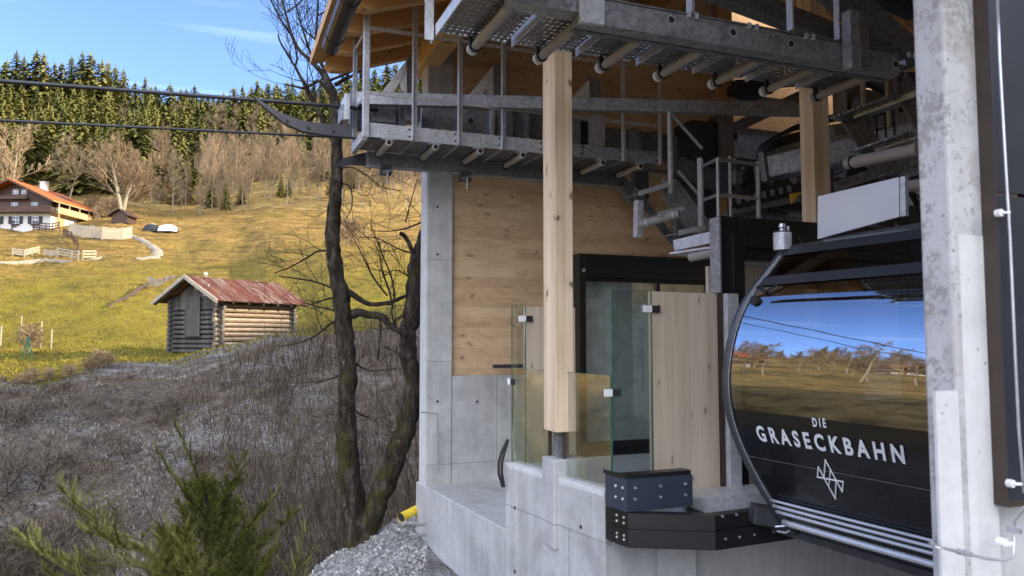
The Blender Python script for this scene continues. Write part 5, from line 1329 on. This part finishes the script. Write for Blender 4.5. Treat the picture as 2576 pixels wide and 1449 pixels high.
for uv, w in ((([(838, 630), (800, 632), (772, 648), (730, 672), (690, 686)]), (7, 6, 5, 4, 2)), (([(862, 735), (830, 722), (790, 708), (740, 700), (700, 694)]), (8, 6, 5, 4, 2)),
              (([(866, 752), (835, 750), (800, 760), (765, 772)]), (6, 5, 4, 2)), (([(866, 800), (835, 812), (800, 840), (760, 860), (700, 872)]), (8, 6, 5, 4, 2)),
              (([(868, 800), (840, 782), (800, 772), (760, 760)]), (6, 5, 4, 2)), (([(960, 764), (990, 760), (985, 700), (965, 650), (950, 610), (930, 560)]), (6, 6, 5, 4, 3, 2)),
              (([(985, 757), (975, 720), (960, 680), (955, 640)]), (6, 5, 4, 2)), (([(975, 745), (940, 700), (915, 650), (890, 600)]), (5, 5, 4, 2)), (([(990, 757), (985, 790), (1000, 830), (1010, 850)]), (5, 5, 4, 3)),
              (([(1045, 640), (1000, 625), (950, 600), (900, 596)]), (5, 4, 3, 2)), (([(1058, 560), (1020, 575), (975, 582), (930, 580)]), (5, 4, 3, 2)), (([(1050, 720), (1020, 690), (990, 680), (960, 700)]), (5, 4, 3, 2)),
              (([(985, 822), (1000, 800), (1030, 790)]), (6, 5, 4)), (([(872, 940), (840, 950), (800, 960), (760, 962)]), (6, 5, 3, 2)), (([(880, 905), (920, 930), (960, 932), (1000, 925)]), (6, 4, 3, 2)), (([(877, 1000), (900, 1040), (930, 1050)]), (5, 4, 2)),
              (([(848, 430), (880, 420), (920, 440), (960, 470), (1010, 480)]), (5, 4, 3, 3, 2)), (([(845, 460), (880, 470), (885, 520), (870, 550)]), (5, 4, 3, 2)), (([(1020, 560), (1035, 500), (1050, 450)]), (4, 3, 2))):
    twig(uv, w)
for P_, R_ in LM[:8]:
    for k in range(6):
        i = rt.randrange(len(P_)//5, len(P_)-1); d = (P_[i+1]-P_[i]).normalized()
        ax = (Rr*rt.uniform(-1, 1)+V((0, 0, 1))*rt.uniform(-.2, 1)+Fh*rt.uniform(-.6, .6)).normalized()
        branch(tw, P_[i], d*.7+ax*.7, rt.uniform(.35, .8), max(.004, R_[i]*.4), 2, rt, .5, .3, 4, 3, .0025, 3, .2)
for uv, w in (((790, 161), (760, 70), (735, -20)), (8, 5, 3)), (((733, 88), (712, 60), (690, 20), (675, -20)), (6, 5, 4, 3)), (((795, 99), (770, 80), (745, 40)), (5, 4, 2)), (((797, 40), (830, 20), (860, -20)), (5, 4, 2)), (((800, 95), (830, 60), (860, 50)), (5, 4, 2)), (((722, 30), (750, 10), (775, -20)), (5, 4, 3)), (((812, 165), (790, 140), (765, 110), (755, 90)), (5, 4, 3, 2)), (((830, 170), (870, 140), (900, 150), (930, 175)), (5, 4, 3, 2)):
    twig(list(uv), list(w), 5, 2, .5)
tw.build('twigs', M['dark_bark'], nt_, fix=False)
# ---- brush on the shaded slope: dense thin stems, tussocks
rb = random.Random(21)
def stem(mb, p, h, r0, lean, tint):
    d = V((lean[0], lean[1], 1)).normalized(); q = p+d*h*.5; e = q+(d+V((lean[0]*.6+rb.uniform(-.15, .15), lean[1]*.6+rb.uniform(-.15, .15), 0))).normalized()*h*.5
    mb.cc = tint; mb.tube([p, q, e], [r0, r0*.75, r0*.25], 3, False)
    for k in range(2 if h > .9 else 0):
        f = rb.uniform(.35, .9); b = p+(e-p)*f; mb.tube([b, b+V((rb.uniform(-.25, .25), rb.uniform(-.25, .25), rb.uniform(.15, .5)))*h*.35], [r0*.5, r0*.2], 3, False)
bs = MB(); bs.cc = .4
N_ = 0
while N_ < 3900:
    u = rb.uniform(300, 1075) if rb.random() < .85 else rb.uniform(-40, 500); D = rb.uniform(13, 33)
    dens = min(1, max(.03, (u-420)/300)) * (1 if D < 27 else .35)
    if rb.random() > dens or noise.noise(V((u*.012, D*.35, 4)))+.35 < rb.random()*.6: 
        N_ += .25; continue
    p = gpt(u, D); hh = rb.uniform(.5, 1.0) if D > 27 else rb.uniform(.8, 2.3)*(1 if u > 560 else .6)
    stem(bs, p, hh, rb.uniform(.005, .011), (rb.uniform(-.35, .3), rb.uniform(-.25, .25)), rb.random()**1.6); N_ += 1
o = bs.build('brushwood', M['brush'], None, fix=False); tag(o, 'thicket of thin leafless stems on the shaded slope behind the trunks', 'brushwood', None, 'stuff')
tf = MB(); tf.cc = .4
for k in range(42000):
    u = rb.uniform(-60, 1080); D = 13+20*rb.random()**.8
    if D > 32 and u < 300: continue
    p = gpt(u, D); fr = noise.noise(V((p.x*.28, p.y*.28, 11)))
    base = min(1, max(0, .22+rb.uniform(-.2, .25)+(.6 if fr > .12 and rb.random() < .5 else 0)))
    h = rb.uniform(.04, .15); a = rb.random()*6.28
    tf.cc = base
    for j in range(2):
        a += 2; l = V((cos(a)*h*.9, sin(a)*h*.9, h*rb.uniform(.2, 1))); s_ = V((-sin(a), cos(a), 0))*rb.uniform(.006, .016)
        tf.add([p-s_, p+s_, p+l], [(0, 1, 2)])
o = tf.build('tussock_grass', M['frost_tuft'], None, fix=False); tag(o, 'frosted dry grass and litter covering the shaded slope', 'grass', None, 'stuff')
# meadow tussocks in the sun, close part
M['dry_grass'] = m_leaf('dry_meadow_grass', (.13, .11, .016), (.21, .18, .024), (.29, .22, .045))
tf = MB(); tf.cc = .4
for k in range(9000):
    u = rb.uniform(-60, 1080); D = 34+70*rb.random()**1.5; p = gpt(u, D); h = rb.uniform(.04, .10)*(1+D/90); a = rb.random()*6.28; tf.cc = rb.random()
    for j in range(2):
        a += 2; l = V((cos(a)*h*.7, sin(a)*h*.7, h)); s_ = V((-sin(a), cos(a), 0))*h*.35; tf.add([p-s_, p+s_, p+l], [(0, 1, 2)])
o = tf.build('meadow_grass', M['dry_grass'], None, fix=False); tag(o, 'yellow green tussocky grass of the sunlit meadow', 'grass', None, 'stuff')
# dark bushes on the slope at the left
BUSH = [bare_mesh(121+i, 1.7, .9, .7, 14, .02, 2, 7, .8, .006, .22, .75) for i in range(2)]
BUSH = [(a, b) for a, b in BUSH]
for a, b in BUSH: a.materials[0] = M['dark_bark']; b.materials[0] = M['brush']
for u, D, s_, lab in ((95, 21, 1.0, 'rounded dark brown bush on the frosty slope, upper left'), (60, 17.2, 1.2, 'wide dark brown bush low on the slope at the left edge'), (130, 17.5, .9, 'dark brown bush right of the wide bush low on the slope'), (20, 16.2, 1.0, 'dark bush in the lower left corner of the slope'), (0, 23, .9, 'reddish brown bush at the left edge of the slope')):
    plant('bush', BUSH[rv.randrange(2)], ('stems', 'twigs'), gpt(u, D), s_, rv.random()*6, lab, 'bush')
LOWB = [bare_mesh(141+i, .8, 1.1, .5, 9, .01, 2, 6, 1.0, .004, .3, .7) for i in range(3)]
for a, b in LOWB: a.materials[0] = M['dark_bark']; b.materials[0] = M['brush']
for k in range(60):
    u = rb.uniform(-30, 760); D = rb.uniform(15.5, 31)
    plant('low_bush', LOWB[rv.randrange(3)], ('stems', 'twigs'), gpt(u, D), rb.uniform(.6, 1.5), rv.random()*6, 'low tangled brown bush on the frosty slope', 'bush', 'low bushes on the frosty slope')
gv = MB()
for k in range(4200):
    u = rb.uniform(690, 1075); D = rb.uniform(7.6, 11.2); p = gpt(u, D); s_ = rb.uniform(.008, .030)
    a = [V((rb.uniform(-1, 1), rb.uniform(-1, 1), rb.uniform(-.5, .5)))*s_+p for _ in range(4)]; a[3].z = p.z+s_*1.1
    gv.add(a, [(0, 1, 2), (0, 1, 3), (1, 2, 3), (2, 0, 3)])
M['gravel'] = m_plain('pale_gravel', (.42, .41, .39), .9, 0, .5, 9, .2)
o = gv.build('gravel', M['gravel'], None, fix=False); tag(o, 'pale loose gravel on the mound at the foot of the double tree', 'gravel', None, 'stuff')
# stones on the scree
M['stone'] = m_plain('grey_stone', (.22, .215, .205), .9, 0, .45, 5, .2, .8)
for k in range(46):
    u = rb.uniform(760, 1060); D = rb.uniform(8.2, 10.6); p = gpt(u, D); s_ = rb.uniform(.02, .07) if k > 3 else rb.uniform(.08, .12)
    mb = MB().sphere((0, 0, 0), s_, 8, (1.2, .9, .6)); mb.v = [tuple(V(v)*(1+.35*noise.noise(V(v)*9+V((k, 0, 0))))) for v in mb.v]
    o = mb.build('stone', M['stone'], None); o.location = p; o.rotation_euler = (rb.random(), rb.random(), rb.random()*6); tag(o, 'grey limestone lying on the scree at the foot of the double tree', 'stone', 'stones on the scree')
# ---- foreground cypress, close to the lens
def spray(mb, p, d, L_, w, r, dep):
    "flat branching spray of scale leaves"
    n_ = 7; d = V(d).normalized(); cur = V(p); sd = d.cross(V((r.uniform(-.3, .3), r.uniform(-.3, .3), 1))).normalized(); t0 = min(1, max(0, r.gauss(.42, .2)+SPT))
    for i in range(n_):
        nx_ = cur+d*(L_/n_); ww = w*(1-.6*i/n_); mb.cc = min(1, max(0, t0+.3*i/n_))
        nv = d.cross(sd).normalized()*ww*.5
        mb.add([cur-sd*ww, cur+sd*ww, nx_+sd*ww*.8, nx_-sd*ww*.8], [(0, 1, 2, 3)]); mb.add([cur-nv, cur+nv, nx_+nv*.8, nx_-nv*.8], [(0, 1, 2, 3)])
        if dep > 0:
            for s_ in (-1, 1):
                if r.random() < .85: spray(mb, nx_, d*.75+sd*s_*r.uniform(.5, .8)+V((0, 0, r.uniform(-.1, .25))), L_*r.uniform(.3, .55)*(1-.45*i/n_), w*.8, r, dep-1)
        d = (d+V((r.uniform(-.12, .12), r.uniform(-.12, .12), .04))).normalized(); cur = nx_
rc = random.Random(8); SPT = 0.0
DC = 2.5
cy = thing('cypress', tuple(W(520, 1700, d=DC)), 'dark green feathery cypress in the foreground at the bottom left', 'conifer')
fol = MB(); fol.cc = .4; st = MB()
top = [(512, 1120), (470, 1250), (590, 1225), (430, 1180), (640, 1300), (560, 1180), (520, 1330), (650, 1420), (450, 1420), (400, 1330), (600, 1420), (540, 1440)]
ax0 = W(540, 1850, d=DC+.15); axt = W(515, 1225, d=DC)
st.tube([ax0, axt], [.03, .006], 6, False)
for k in range(170):
    f = rc.random()**.85; p = ax0+(axt-ax0)*f; a = rc.random()*6.28; rad = .36*(1-f)**.75+.05
    d = Rr*cos(a)+Fh*sin(a)*.8+V((0, 0, .75+.6*f)); spray(fol, p+Rr*cos(a)*rad*.25+Fh*sin(a)*rad*.25, d, rad*rc.uniform(.5, .9), .0034, rc, 2)
for p, q in (((505, 1220), (445, 1085)), ((500, 1270), (395, 1155)), ((560, 1260), (610, 1175)), ((600, 1340), (690, 1285)), ((620, 1400), (720, 1330))):
    a = W(*p, d=DC-.02); b = W(*q, d=DC-.08); spray(fol, a, b-a, (b-a).length*1.05, .005, rc, 2 if q[0] > 500 else 1)
fol.build('foliage', M['thuja'], cy, fix=False); st.build('stem', M['dark_bark'], cy)
cy2 = thing('cypress', tuple(W(250, 1750, d=2.1)), 'pale feathery cypress sprays reaching in at the lower left corner', 'conifer')
fol = MB(); fol.cc = .6; SPT = .12
for p, q, dep in (((330, 1400), (150, 1262), 2), ((300, 1370), (282, 1290), 1), ((250, 1345), (240, 1255), 1), ((430, 1430), (100, 1420), 2), ((420, 1400), (230, 1360), 2), ((350, 1480), (60, 1440), 2), ((460, 1470), (340, 1400), 2), ((520, 1480), (420, 1370), 2), ((200, 1500), (110, 1440), 2), ((400, 1500), (380, 1420), 2)):
    a = W(*p, d=2.2+rc.uniform(-.1, .15)); b = W(*q, d=2.1+rc.uniform(-.1, .1)); spray(fol, a, b-a, (b-a).length, .0042, rc, dep)
fol.build('foliage', M['thuja'], cy2, fix=False)
cy3 = thing('cypress', tuple(W(770, 1480, d=3.2)), 'thin yellowish sprig poking up between cypress and scree', 'conifer')
fol = MB(); fol.cc = .8
for p, q in (((740, 1470), (745, 1340)), ((745, 1440), (790, 1380)), ((735, 1450), (700, 1410)), ((760, 1470), (775, 1400))):
    a = W(*p, d=3.2); b = W(*q, d=3.2); spray(fol, a, b-a, (b-a).length, .004, rc, 1)
fol.build('foliage', M['thuja'], cy3, fix=False)
# ================================================================== FARM BUILDINGS
M['log_lit'] = m_wood('sunlit_weathered_logs', [(.11, .08, .055), (.22, .165, .115), (.34, .27, .195)], .3, 9, True, .25)  # weathered logs of the sunny long side, sunlight put into the colour
M['log_shade'] = m_wood('shaded_grey_weathered_boards', [(.035, .033, .032), (.075, .072, .07), (.13, .125, .122)], .22, 4, False, .3)  # darker weathered copy for the gable side, shade put into the colour
t_ = NT('rusty_sheet'); co = t_.co(); x_ = t_.n('SeparateXYZ', Vector=co).outputs
st_ = t_.noise(t_.map(co, (3.2, .2, .2)), 1.0, 4, .6); n = t_.noise(co, 2.2, 6, .7); c = t_.ramp(st_, [(.38, (.105, .028, .014)), (.50, (.17, .052, .024)), (.54, (.27, .21, .16)), (.58, (.12, .038, .02))])
c = t_.mix(t_.ramp(n, [(.5, 0), (.7, .5)]), c, (.27, .17, .11)); M['rust'] = t_.fin(c, .6, .0, None, .3)
t_ = NT('orange_tiles'); co = t_.co(); br = t_.n('TexBrick', Vector=co, Scale=1.0, Color1=(.46, .12, .025, 1), Color2=(.36, .085, .018, 1), Mortar=(.2, .05, .015, 1)); br.inputs['Brick Width'].default_value = .35; br.inputs['Row Height'].default_value = .42; br.inputs['Mortar Size'].default_value = .03
M['tiles'] = t_.fin(t_.mix(t_.math('MULTIPLY', t_.noise(co, .8, 4), .3), br.outputs[0], (.3, .12, .05)), .7, 0, t_.bump(br.outputs[1], .6, .05), .2)
M['brown_wood'] = m_wood('dark_brown_boards', [(.028, .012, .007), (.055, .024, .012), (.08, .038, .02)], .25, 3, True, .3, knots=.3)
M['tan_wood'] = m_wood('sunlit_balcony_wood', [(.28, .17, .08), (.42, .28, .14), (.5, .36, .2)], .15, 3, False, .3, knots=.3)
M['render'] = m_plain('white_render', (.56, .55, .52), .9, 0, .06, 2)
M['old_wood'] = m_plain('silvered_fence_wood', (.33, .29, .22), .9, 0, .25, 6)
M['win'] = m_plain('window_glass', (.10, .13, .18), .08, 0, .1, 2, .8)
M['shutter'] = m_plain('dark_shutter', (.012, .02, .025), .6)
# ---- hay barn: local x along the long side (receding right), y along the gable wall (receding left)
cnr = find(553, 888, 40, 60)
Db = (cnr-CAM).dot(Fh); pxm = FPX/Db
phi = radians(60)
dirs = (Rr*cos(phi)+Fh*sin(phi)); rzb = atan2(dirs.y, dirs.x)
barn = thing('hay_barn', (cnr.x, cnr.y, cnr.z-.35), 'old log hay barn with rusty red sheet roof on the crest of the slope', 'barn', None, rzb)
kb = Db/45; LS, LG, HE, HRd = 5.9*kb, 4.6*kb, 3.5*kb, 4.7*kb
def bp_(mb, name, m, par=None, **k):
    o = bpy.data.objects.new(name, mb.mesh(name, M[m])); COL.objects.link(o); o.parent = par or barn
    if k.get('bev'): b = o.modifiers.new('bevel', 'BEVEL'); b.width = k['bev']; b.segments = 2
    return o
nl = 12; hh = HE/nl
mb = MB()
for i in range(nl):
    z = hh*(i+.5); j = rv.uniform(-.03, .03); e0 = rv.uniform(.15, .32); e1 = rv.uniform(.15, .3)
    mb.tube([(-e0, .10+j, z), (LS/2, .10+rv.uniform(-.03, .03), z+rv.uniform(-.02, .02)), (LS+e1, .10, z)], hh*rv.uniform(.41, .48), 7)
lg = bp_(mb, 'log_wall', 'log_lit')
mb = MB()
for i in range(nl):
    z = hh*(i+.98); e0 = rv.uniform(.15, .3)
    if z > HE+.05: continue
    mb.tube([(.10, -e0, z), (.10+rv.uniform(-.03, .03), LG/2, z), (.10, LG+e0, z)], hh*rv.uniform(.40, .46), 7)
for i in range(nl):
    z = hh*(i+.98); mb.tube([(LS-.1, -.2, z), (LS-.1, LG+.2, z)], hh*.46, 6)
    mb.tube([(-.2, LG-.1, z-hh*.5), (LS+.2, LG-.1, z-hh*.5)], hh*.46, 6)
bp_(mb, 'log_wall', 'log_shade')
bp_(MB().box(.2, LS-.2, .2, LG-.2, 0, HE), 'inner_wall', 'steel_dark')
mb = MB(); n_ = 26
for i in range(n_):
    y0 = .02+(LG-.04)*i/n_; y1 = .02+(LG-.04)*(i+.94)/n_; ym = (y0+y1)/2; zt = HRd-abs(ym-LG/2)/(LG/2)*(HRd-HE)-.10
    mb.box(.02+rv.uniform(-.015, .015), .10, y0, y1, HE-.5, zt)
bp_(mb, 'gable_boards', 'log_shade')
bp_(MB().box(-.12, -.04, LG*.36, LG*.66, .34*HE, HE+.1), 'door', 'log_shade')
bp_(MB().box(-.03, .0, LG*.38, LG*.50, HE+.45, HE+1.1), 'hatch', 'rust')
bp_(MB().box(-.04, -.01, LG*.22, LG*.33, HE+.1, HE+.75), 'patch_panel', 'galv')
ov = .65; oh = .7; sl = (HRd-HE)/(LG/2)
def roof_half(s):
    mb = MB(); rows = []; nn = 46
    for i in range(nn*4+1):
        x = -oh+(LS+oh+.6)*i/(nn*4); bz = .035*cos(2*pi*i/4)
        rows.append([(x, LG/2+s*q, HRd+.14-abs(q)*sl+bz) for q in (0, LG/4, LG/2+ov)])
    mb.grid(rows); return mb
bp_(roof_half(-1), 'roof', 'rust'); bp_(roof_half(1), 'roof', 'rust')
mb = MB()
for s in (-1, 1):
    a = V((-oh-.03, LG/2, HRd+.10)); b = V((-oh-.03, LG/2+s*(LG/2+ov), HRd+.10-(LG/2+ov)*sl)); mb.beam(a, b, .06, .2)
bp_(mb, 'verge_board', 'old_wood')
mb = MB()
for k in range(7):
    x = -.6+k*(LS+.9)/6; mb.beam((x, LG/2, HRd), (x, -ov+.1, HRd-(LG/2+ov-.1)*sl), .1, .12); mb.beam((x, LG/2, HRd), (x, LG+ov-.1, HRd-(LG/2+ov-.1)*sl), .1, .12)
split_build_local = bp_(mb, 'rafters', 'log_shade')
# ---- farmhouse
def farmhouse(loc, rz, label, grp=None):
    h = thing('farmhouse', loc, label, 'farmhouse', grp, rz)
    def hp(mb, name, m, par=None):
        o = bpy.data.objects.new(name, mb.mesh(name, M[m])); COL.objects.link(o); o.parent = par or h; return o
    Lx, Ly, H1, H2, HR_ = 11.8, 12.6, 2.75, 5.0, 8.0   # local x: long side; y: gable width
    hp(MB().box(0, Lx, 0, Ly, -3, H1), 'ground_floor_wall', 'render')
    hp(MB().box(.02, Lx-.02, .02, Ly-.02, H1, H2).prism([(.02, .02, H2), (.02, Ly-.02, H2), (.02, Ly/2, HR_-.25)], (Lx-.04, 0, 0)), 'upper_wall', 'brown_wood')
    ov = 1.3; sl = (HR_-H2)/(Ly/2)
    rf = None
    for s in (-1, 1):
        y0 = Ly/2; y1 = Ly/2+s*(Ly/2+ov); z1 = HR_-(Ly/2+ov)*sl
        m_ = MB().prism([(-1.7, y0, HR_), (-1.7, y1, z1), (-1.7, y1, z1+.2), (-1.7, y0, HR_+.2)], (Lx+2.6, 0, 0)); o = hp(m_, 'roof', 'tiles'); rf = rf or o
        hp(MB().prism([(-1.75, y0, HR_-.15), (-1.75, y1, z1-.15), (-1.75, y1, z1+.12), (-1.75, y0, HR_+.12)], (.06, 0, 0)), 'verge_board', 'brown_wood', o)
        hp(MB().box(-1.7, Lx+.9, y1-.06 if s > 0 else y1-.1, y1+.1 if s > 0 else y1+.06, z1-.02, z1+.12), 'gutter', 'tan_wood', o)
    hp(MB().box(5.6, 6.6, Ly*.40, Ly*.47, HR_-.9, HR_+1.1).box(5.5, 6.7, Ly*.39, Ly*.48, HR_+1.1, HR_+1.2), 'chimney', 'render', rf)
    ps = MB(); q0 = 2.6; 
    ps.prism([(6.4, Ly/2-q0, HR_+.24-q0*sl), (6.4, Ly/2-q0-1.4, HR_+.24-(q0+1.4)*sl), (6.4, Ly/2-q0-1.4, HR_+.3-(q0+1.4)*sl), (6.4, Ly/2-q0, HR_+.3-q0*sl)], (2.8, 0, 0)); hp(ps, 'solar_panel', 'win', rf)
    def win(y, z, w, hgt, sh=True, sill=True):
        f = hp(MB().box(-.06, .0, y-w/2, y+w/2, z, z+hgt), 'window', 'white')
        for s in (-1, 1):
            for kk in (0, 1): hp(MB().box(-.09, -.062, y+s*w*.25-w*.2, y+s*w*.25+w*.2, z+.08+kk*hgt*.5, z+hgt*.5-.04+kk*hgt*.5), 'pane', 'win', f)
        if sh:
            for s in (-1, 1): hp(MB().box(-.10, -.02, y+s*(w*.5+.34)-.3, y+s*(w*.5+.34)+.3, z-.05, z+hgt+.05), 'shutter', 'shutter', f)
        if sill: hp(MB().box(-.28, -.02, y-w/2-.1, y+w/2+.1, z-.28, z-.04), 'flower_box', 'shutter', f)
    for y in (2.6, 5.9, 9.2): win(y, .95, 1.15, 1.15)
    for y in (2.8, 6.2, 9.6): win(y, H1+.55, 1.1, 1.15, False)
    win(6.1, H2+.85, 1.0, .8, False, False); win(4.7, H2+.85, .9, .8, False, False)
    b = hp(MB().box(-1.3, -.05, -.9, Ly, H1-.08, H1+.1).box(-1.3, -1.22, -.9, Ly, H1+.1, H1+.95), 'balcony', 'brown_wood')
    hp(MB().box(-.7, -.62, Ly*.3, Ly*.75, H2+.05, H2+.6).box(-.7, -.02, Ly*.3, Ly*.75, H2-.05, H2+.05), 'balcony', 'brown_wood')
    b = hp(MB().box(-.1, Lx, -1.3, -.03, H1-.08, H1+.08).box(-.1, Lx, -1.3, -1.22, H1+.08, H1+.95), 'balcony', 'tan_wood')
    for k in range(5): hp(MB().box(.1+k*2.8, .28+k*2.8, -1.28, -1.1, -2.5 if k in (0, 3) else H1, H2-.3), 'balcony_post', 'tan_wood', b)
    hp(MB().box(1.2, 3.6, -.06, -.0, .1, 2.1), 'door', 'tan_wood'); hp(MB().box(6.2, 7.4, -.06, 0, .1, 2.1), 'door', 'brown_wood')
    for k in range(4): hp(MB().box(1.2+k*2.6, 2.2+k*2.6, -.05, .0, H1+.2, H1+1.9), 'window', 'win')
    return h
gh = find(118, 578, 90, 180); Dh = (gh-CAM).dot(Fh)
ph = radians(88); dl = Rr*cos(ph)+Fh*sin(ph)
fh = farmhouse((gh.x, gh.y, gh.z), atan2(dl.y, dl.x), 'farmhouse with orange tiled roof, brown upper storey and white ground floor')
fh.scale = (Dh/124,)*3
for a, r_, rr in ((-66, 74, .3), (-80, 84, 2.2)):
    c_ = copy_tree(fh); c_.location = gpr(a, r_); c_.rotation_euler = (0, 0, rr)
    c_['label'] = 'orange roofed farmhouse mirrored in the cabin window, nearer one' if a == -66 else 'orange roofed farmhouse mirrored in the cabin window, farther one'
# ---- fences near the house
def fence(pts, H, kind, label, n, lift=0, w=.12):
    g0 = V(pts[0]); f = thing('wooden_fence', tuple(g0), label, 'fence')
    L_ = sum((b-a).length for a, b in zip(pts[:-1], pts[1:])); posts = []
    for a, b in zip(pts[:-1], pts[1:]):
        k = max(1, round(n*(b-a).length/L_))
        for i in range(k): posts.append(a+(b-a)*i/k)
    posts.append(pts[-1]); posts = [V((p.x, p.y, ground(p)+lift)) for p in posts]
    for p in posts: MB().beam(p-V((0, 0, .2)), p+V((0, 0, H+.1)), w, w).build('post', M['old_wood' if kind != 'dark' else 'brown_wood'], f)
    for a, b in zip(posts[:-1], posts[1:]):
        mb = MB(); d = (b-a)
        if kind == 'board':
            k = max(3, int(d.length/.22))
            for i in range(k):
                p = a+d*((i+.5)/k); h_ = H*(.93+.1*rv.random()); mb.beam(p+V((0, 0, .05)), p+V((0, 0, h_)), .03, .17, up=d.normalized())
            mb.beam(a+V((0, 0, H*.7)), b+V((0, 0, H*.7)), .04, .1)
        else:
            for hh_ in (.35, .65, .95): mb.beam(a+V((0, 0, H*hh_)), b+V((0, 0, H*hh_)), .05, .17)
        mb.build('boards' if kind == 'board' else 'rails', M['old_wood' if kind != 'dark' else 'brown_wood'], f)
    return f
def fd(u, v): return find(u, v, 70, 200)
fence([fd(165, 590), fd(200, 600), fd(250, 604), fd(300, 606), fd(325, 600)], 1.75, 'board', 'tall silvery plank fence running right from the farmhouse terrace', 6)
fence([fd(20, 580), fd(60, 582), fd(90, 583), fd(140, 584)], 1.3, 'dark', 'dark wooden railing along the farmhouse terrace', 6, .1)
fence([fd(25, 650), fd(55, 648), fd(92, 644)], .9, 'rail', 'low pale rail fence at the left edge of the meadow below the farmhouse', 3)
fence([fd(105, 645), fd(140, 648)], .8, 'rail', 'short low pale rail fence between the two longer ones', 2)
fence([fd(138, 650), fd(175, 654), fd(192, 655)], 1.15, 'rail', 'pale rail fence left of the small gate post below the curved steps', 2)
fence([fd(203, 656), fd(236, 657)], 1.2, 'rail', 'pale slatted gate right of the gate post below the farmhouse', 1)
fence([fd(152, 592), fd(172, 606), fd(188, 622), fd(190, 640), fd(182, 650)], 1.0, 'dark', 'dark curved stair railing winding down from the farmhouse', 7)
# dark terrace wall, small hut, covered vehicle
g = fd(150, 592); hu = thing('garden_hut', tuple(fd(288, 565)), 'small dark hut with low gabled roof beside the farmhouse', 'hut')
p = fd(292, 562); r1_ = Rr*1.5; 
MB().prism([p-Rr*1.3, p+Rr*1.3, p+Rr*1.3+V((0, 0, 1.3)), p+V((0, 0, 2.2)), p-Rr*1.3+V((0, 0, 1.3))], Fh*3).build('wall', M['brown_wood'], hu)
MB().beam(p+Rr*1.8+V((0, 0, 1.15))+Fh*1.4, p+V((0, 0, 2.35))+Fh*1.4, 3.8, .12, up=V((0, 0, 1))).beam(p-Rr*1.8+V((0, 0, 1.15))+Fh*1.4, p+V((0, 0, 2.35))+Fh*1.4, 3.8, .12).build('roof', M['brown_wood'], hu)
p = find(395, 583, 90, 180)
cv = thing('covered_heap', tuple(p), 'long rounded heap under a white sheet on the meadow beside the drive', 'covered heap')
def dome(x0, x1, h, wd, m, name):
    rows = []
    for i in range(13):
        f = i/12; x = x0+(x1-x0)*f; e = (1-abs(2*f-1)**3)**.5; rows.append([tuple(p+Rr*x+Fh*(wd*cos(pi*j/8))*max(.3, e)+V((0, 0, h*sin(pi*j/8)*max(.25, e)-.1))) for j in range(9)])
    MB().grid(rows).build(name, M[m], cv, smooth=True)
dome(-.3, 2.9, 1.15, 1.0, 'white', 'white_sheet'); dome(-2.6, .1, 1.25, 1.1, 'rubber', 'dark_sheet'); dome(-2.0, -.2, 1.34, .7, 'old_wood', 'top_boards')
# utility pole and its wires, meadow fence posts
pp = find(515, 735, 60, 110); up_ = thing('utility_pole', tuple(pp), 'short pale utility pole rising behind the barn roof', 'pole')
zt_p = W(515, 684, d=(pp-CAM).dot(Fh)).z
MB().tube([pp, V((pp.x, pp.y, zt_p))], .13, 8).build('pole', M['old_wood'], up_); MB().box(pp.x-.2, pp.x+.2, pp.y-.2, pp.y+.2, zt_p-.3, zt_p-.1).build('insulator', M['white'], up_)
tip = V((pp.x, pp.y, zt_p-.15)); Dp = (pp-CAM).dot(Fh)
for q, lab in ((W(-40, 742, d=Dp*1.15), 'thin sagging wire from the utility pole to the left across the meadow'), (W(1080, 692, d=Dp*1.1), 'thin wire from the utility pole to the right behind the trunks')):
    pts = [tip+(q-tip)*t-V((0, 0, 1.0*t*(1-t)*2)) for t in [i/10 for i in range(11)]]
    o = MB().tube(pts, .018, 4, False).build('power_line', M['rope']); tag(o, lab, 'wire')
for i, (u, v, h_) in enumerate(((55, 850, 1.5), (5, 870, 1.3), (106, 875, 1.6), (132, 878, 1.2), (458, 825, 1.5))):
    p = find(u, v, 36, 90); o = MB().tube([p-V((0, 0, .2)), p+V((0, 0, h_))], .045, 6).build('fence_post', M['old_wood']); tag(o, 'thin pale wooden stake standing in the lower meadow', 'post', 'stakes in the lower meadow')
p = find(72, 905, 30, 60); sw = thing('climbing_frame', tuple(p), 'green metal A-frame leaning in the shrub on the lower meadow', 'climbing frame')
M['green'] = m_plain('green_metal', (.03, .16, .09), .5)
for k_, (a, b) in enumerate(((-.3, .0), (.3, .05), (-.1, .1))): MB().tube([p+Rr*a, p+Rr*b+V((0, 0, 1.15))], .03, 6).build('leg', M['green'], sw)
# dark ditch bank with retaining board on the meadow
mb = MB(); a = find(268, 775, 50, 120); b = find(365, 722, 50, 120); rows = []
for i in range(12):
    f = i/11; c_ = a+(b-a)*f; c_.z = ground(c_); w_ = .08+.55*f*(1-.2*f); rows.append([tuple(c_+V((0, 0, -.1))), tuple(c_+V((0, 0, w_))), tuple(c_+Fh*1.2+V((0, 0, w_*.9)))])
mb.grid(rows); M['dark_soil'] = m_plain('dark_soil', (.05, .035, .022), .95, 0, .3, 3)
o = mb.build('bank', M['dark_soil']); tag(o, None, None, None, 'structure')
a = find(367, 720, 50, 130); b = find(440, 697, 50, 140); wl = MB(); rows = []
for i in range(9):
    f = i/8; c_ = a+(b-a)*f; c_.z = ground(c_); h_ = .95*(1-f)**.6+.1; rows.append([tuple(c_-V((0, 0, .2))), tuple(c_+V((0, 0, h_))), tuple(c_+Fh*.5+V((0, 0, h_)))])
o = MB().grid(rows).build('retaining_wall', M['log_shade']); tag(o, 'low grey retaining wall at the head of the dark bank on the meadow', 'wall')  # dark boards carry the shade of its face in their colour
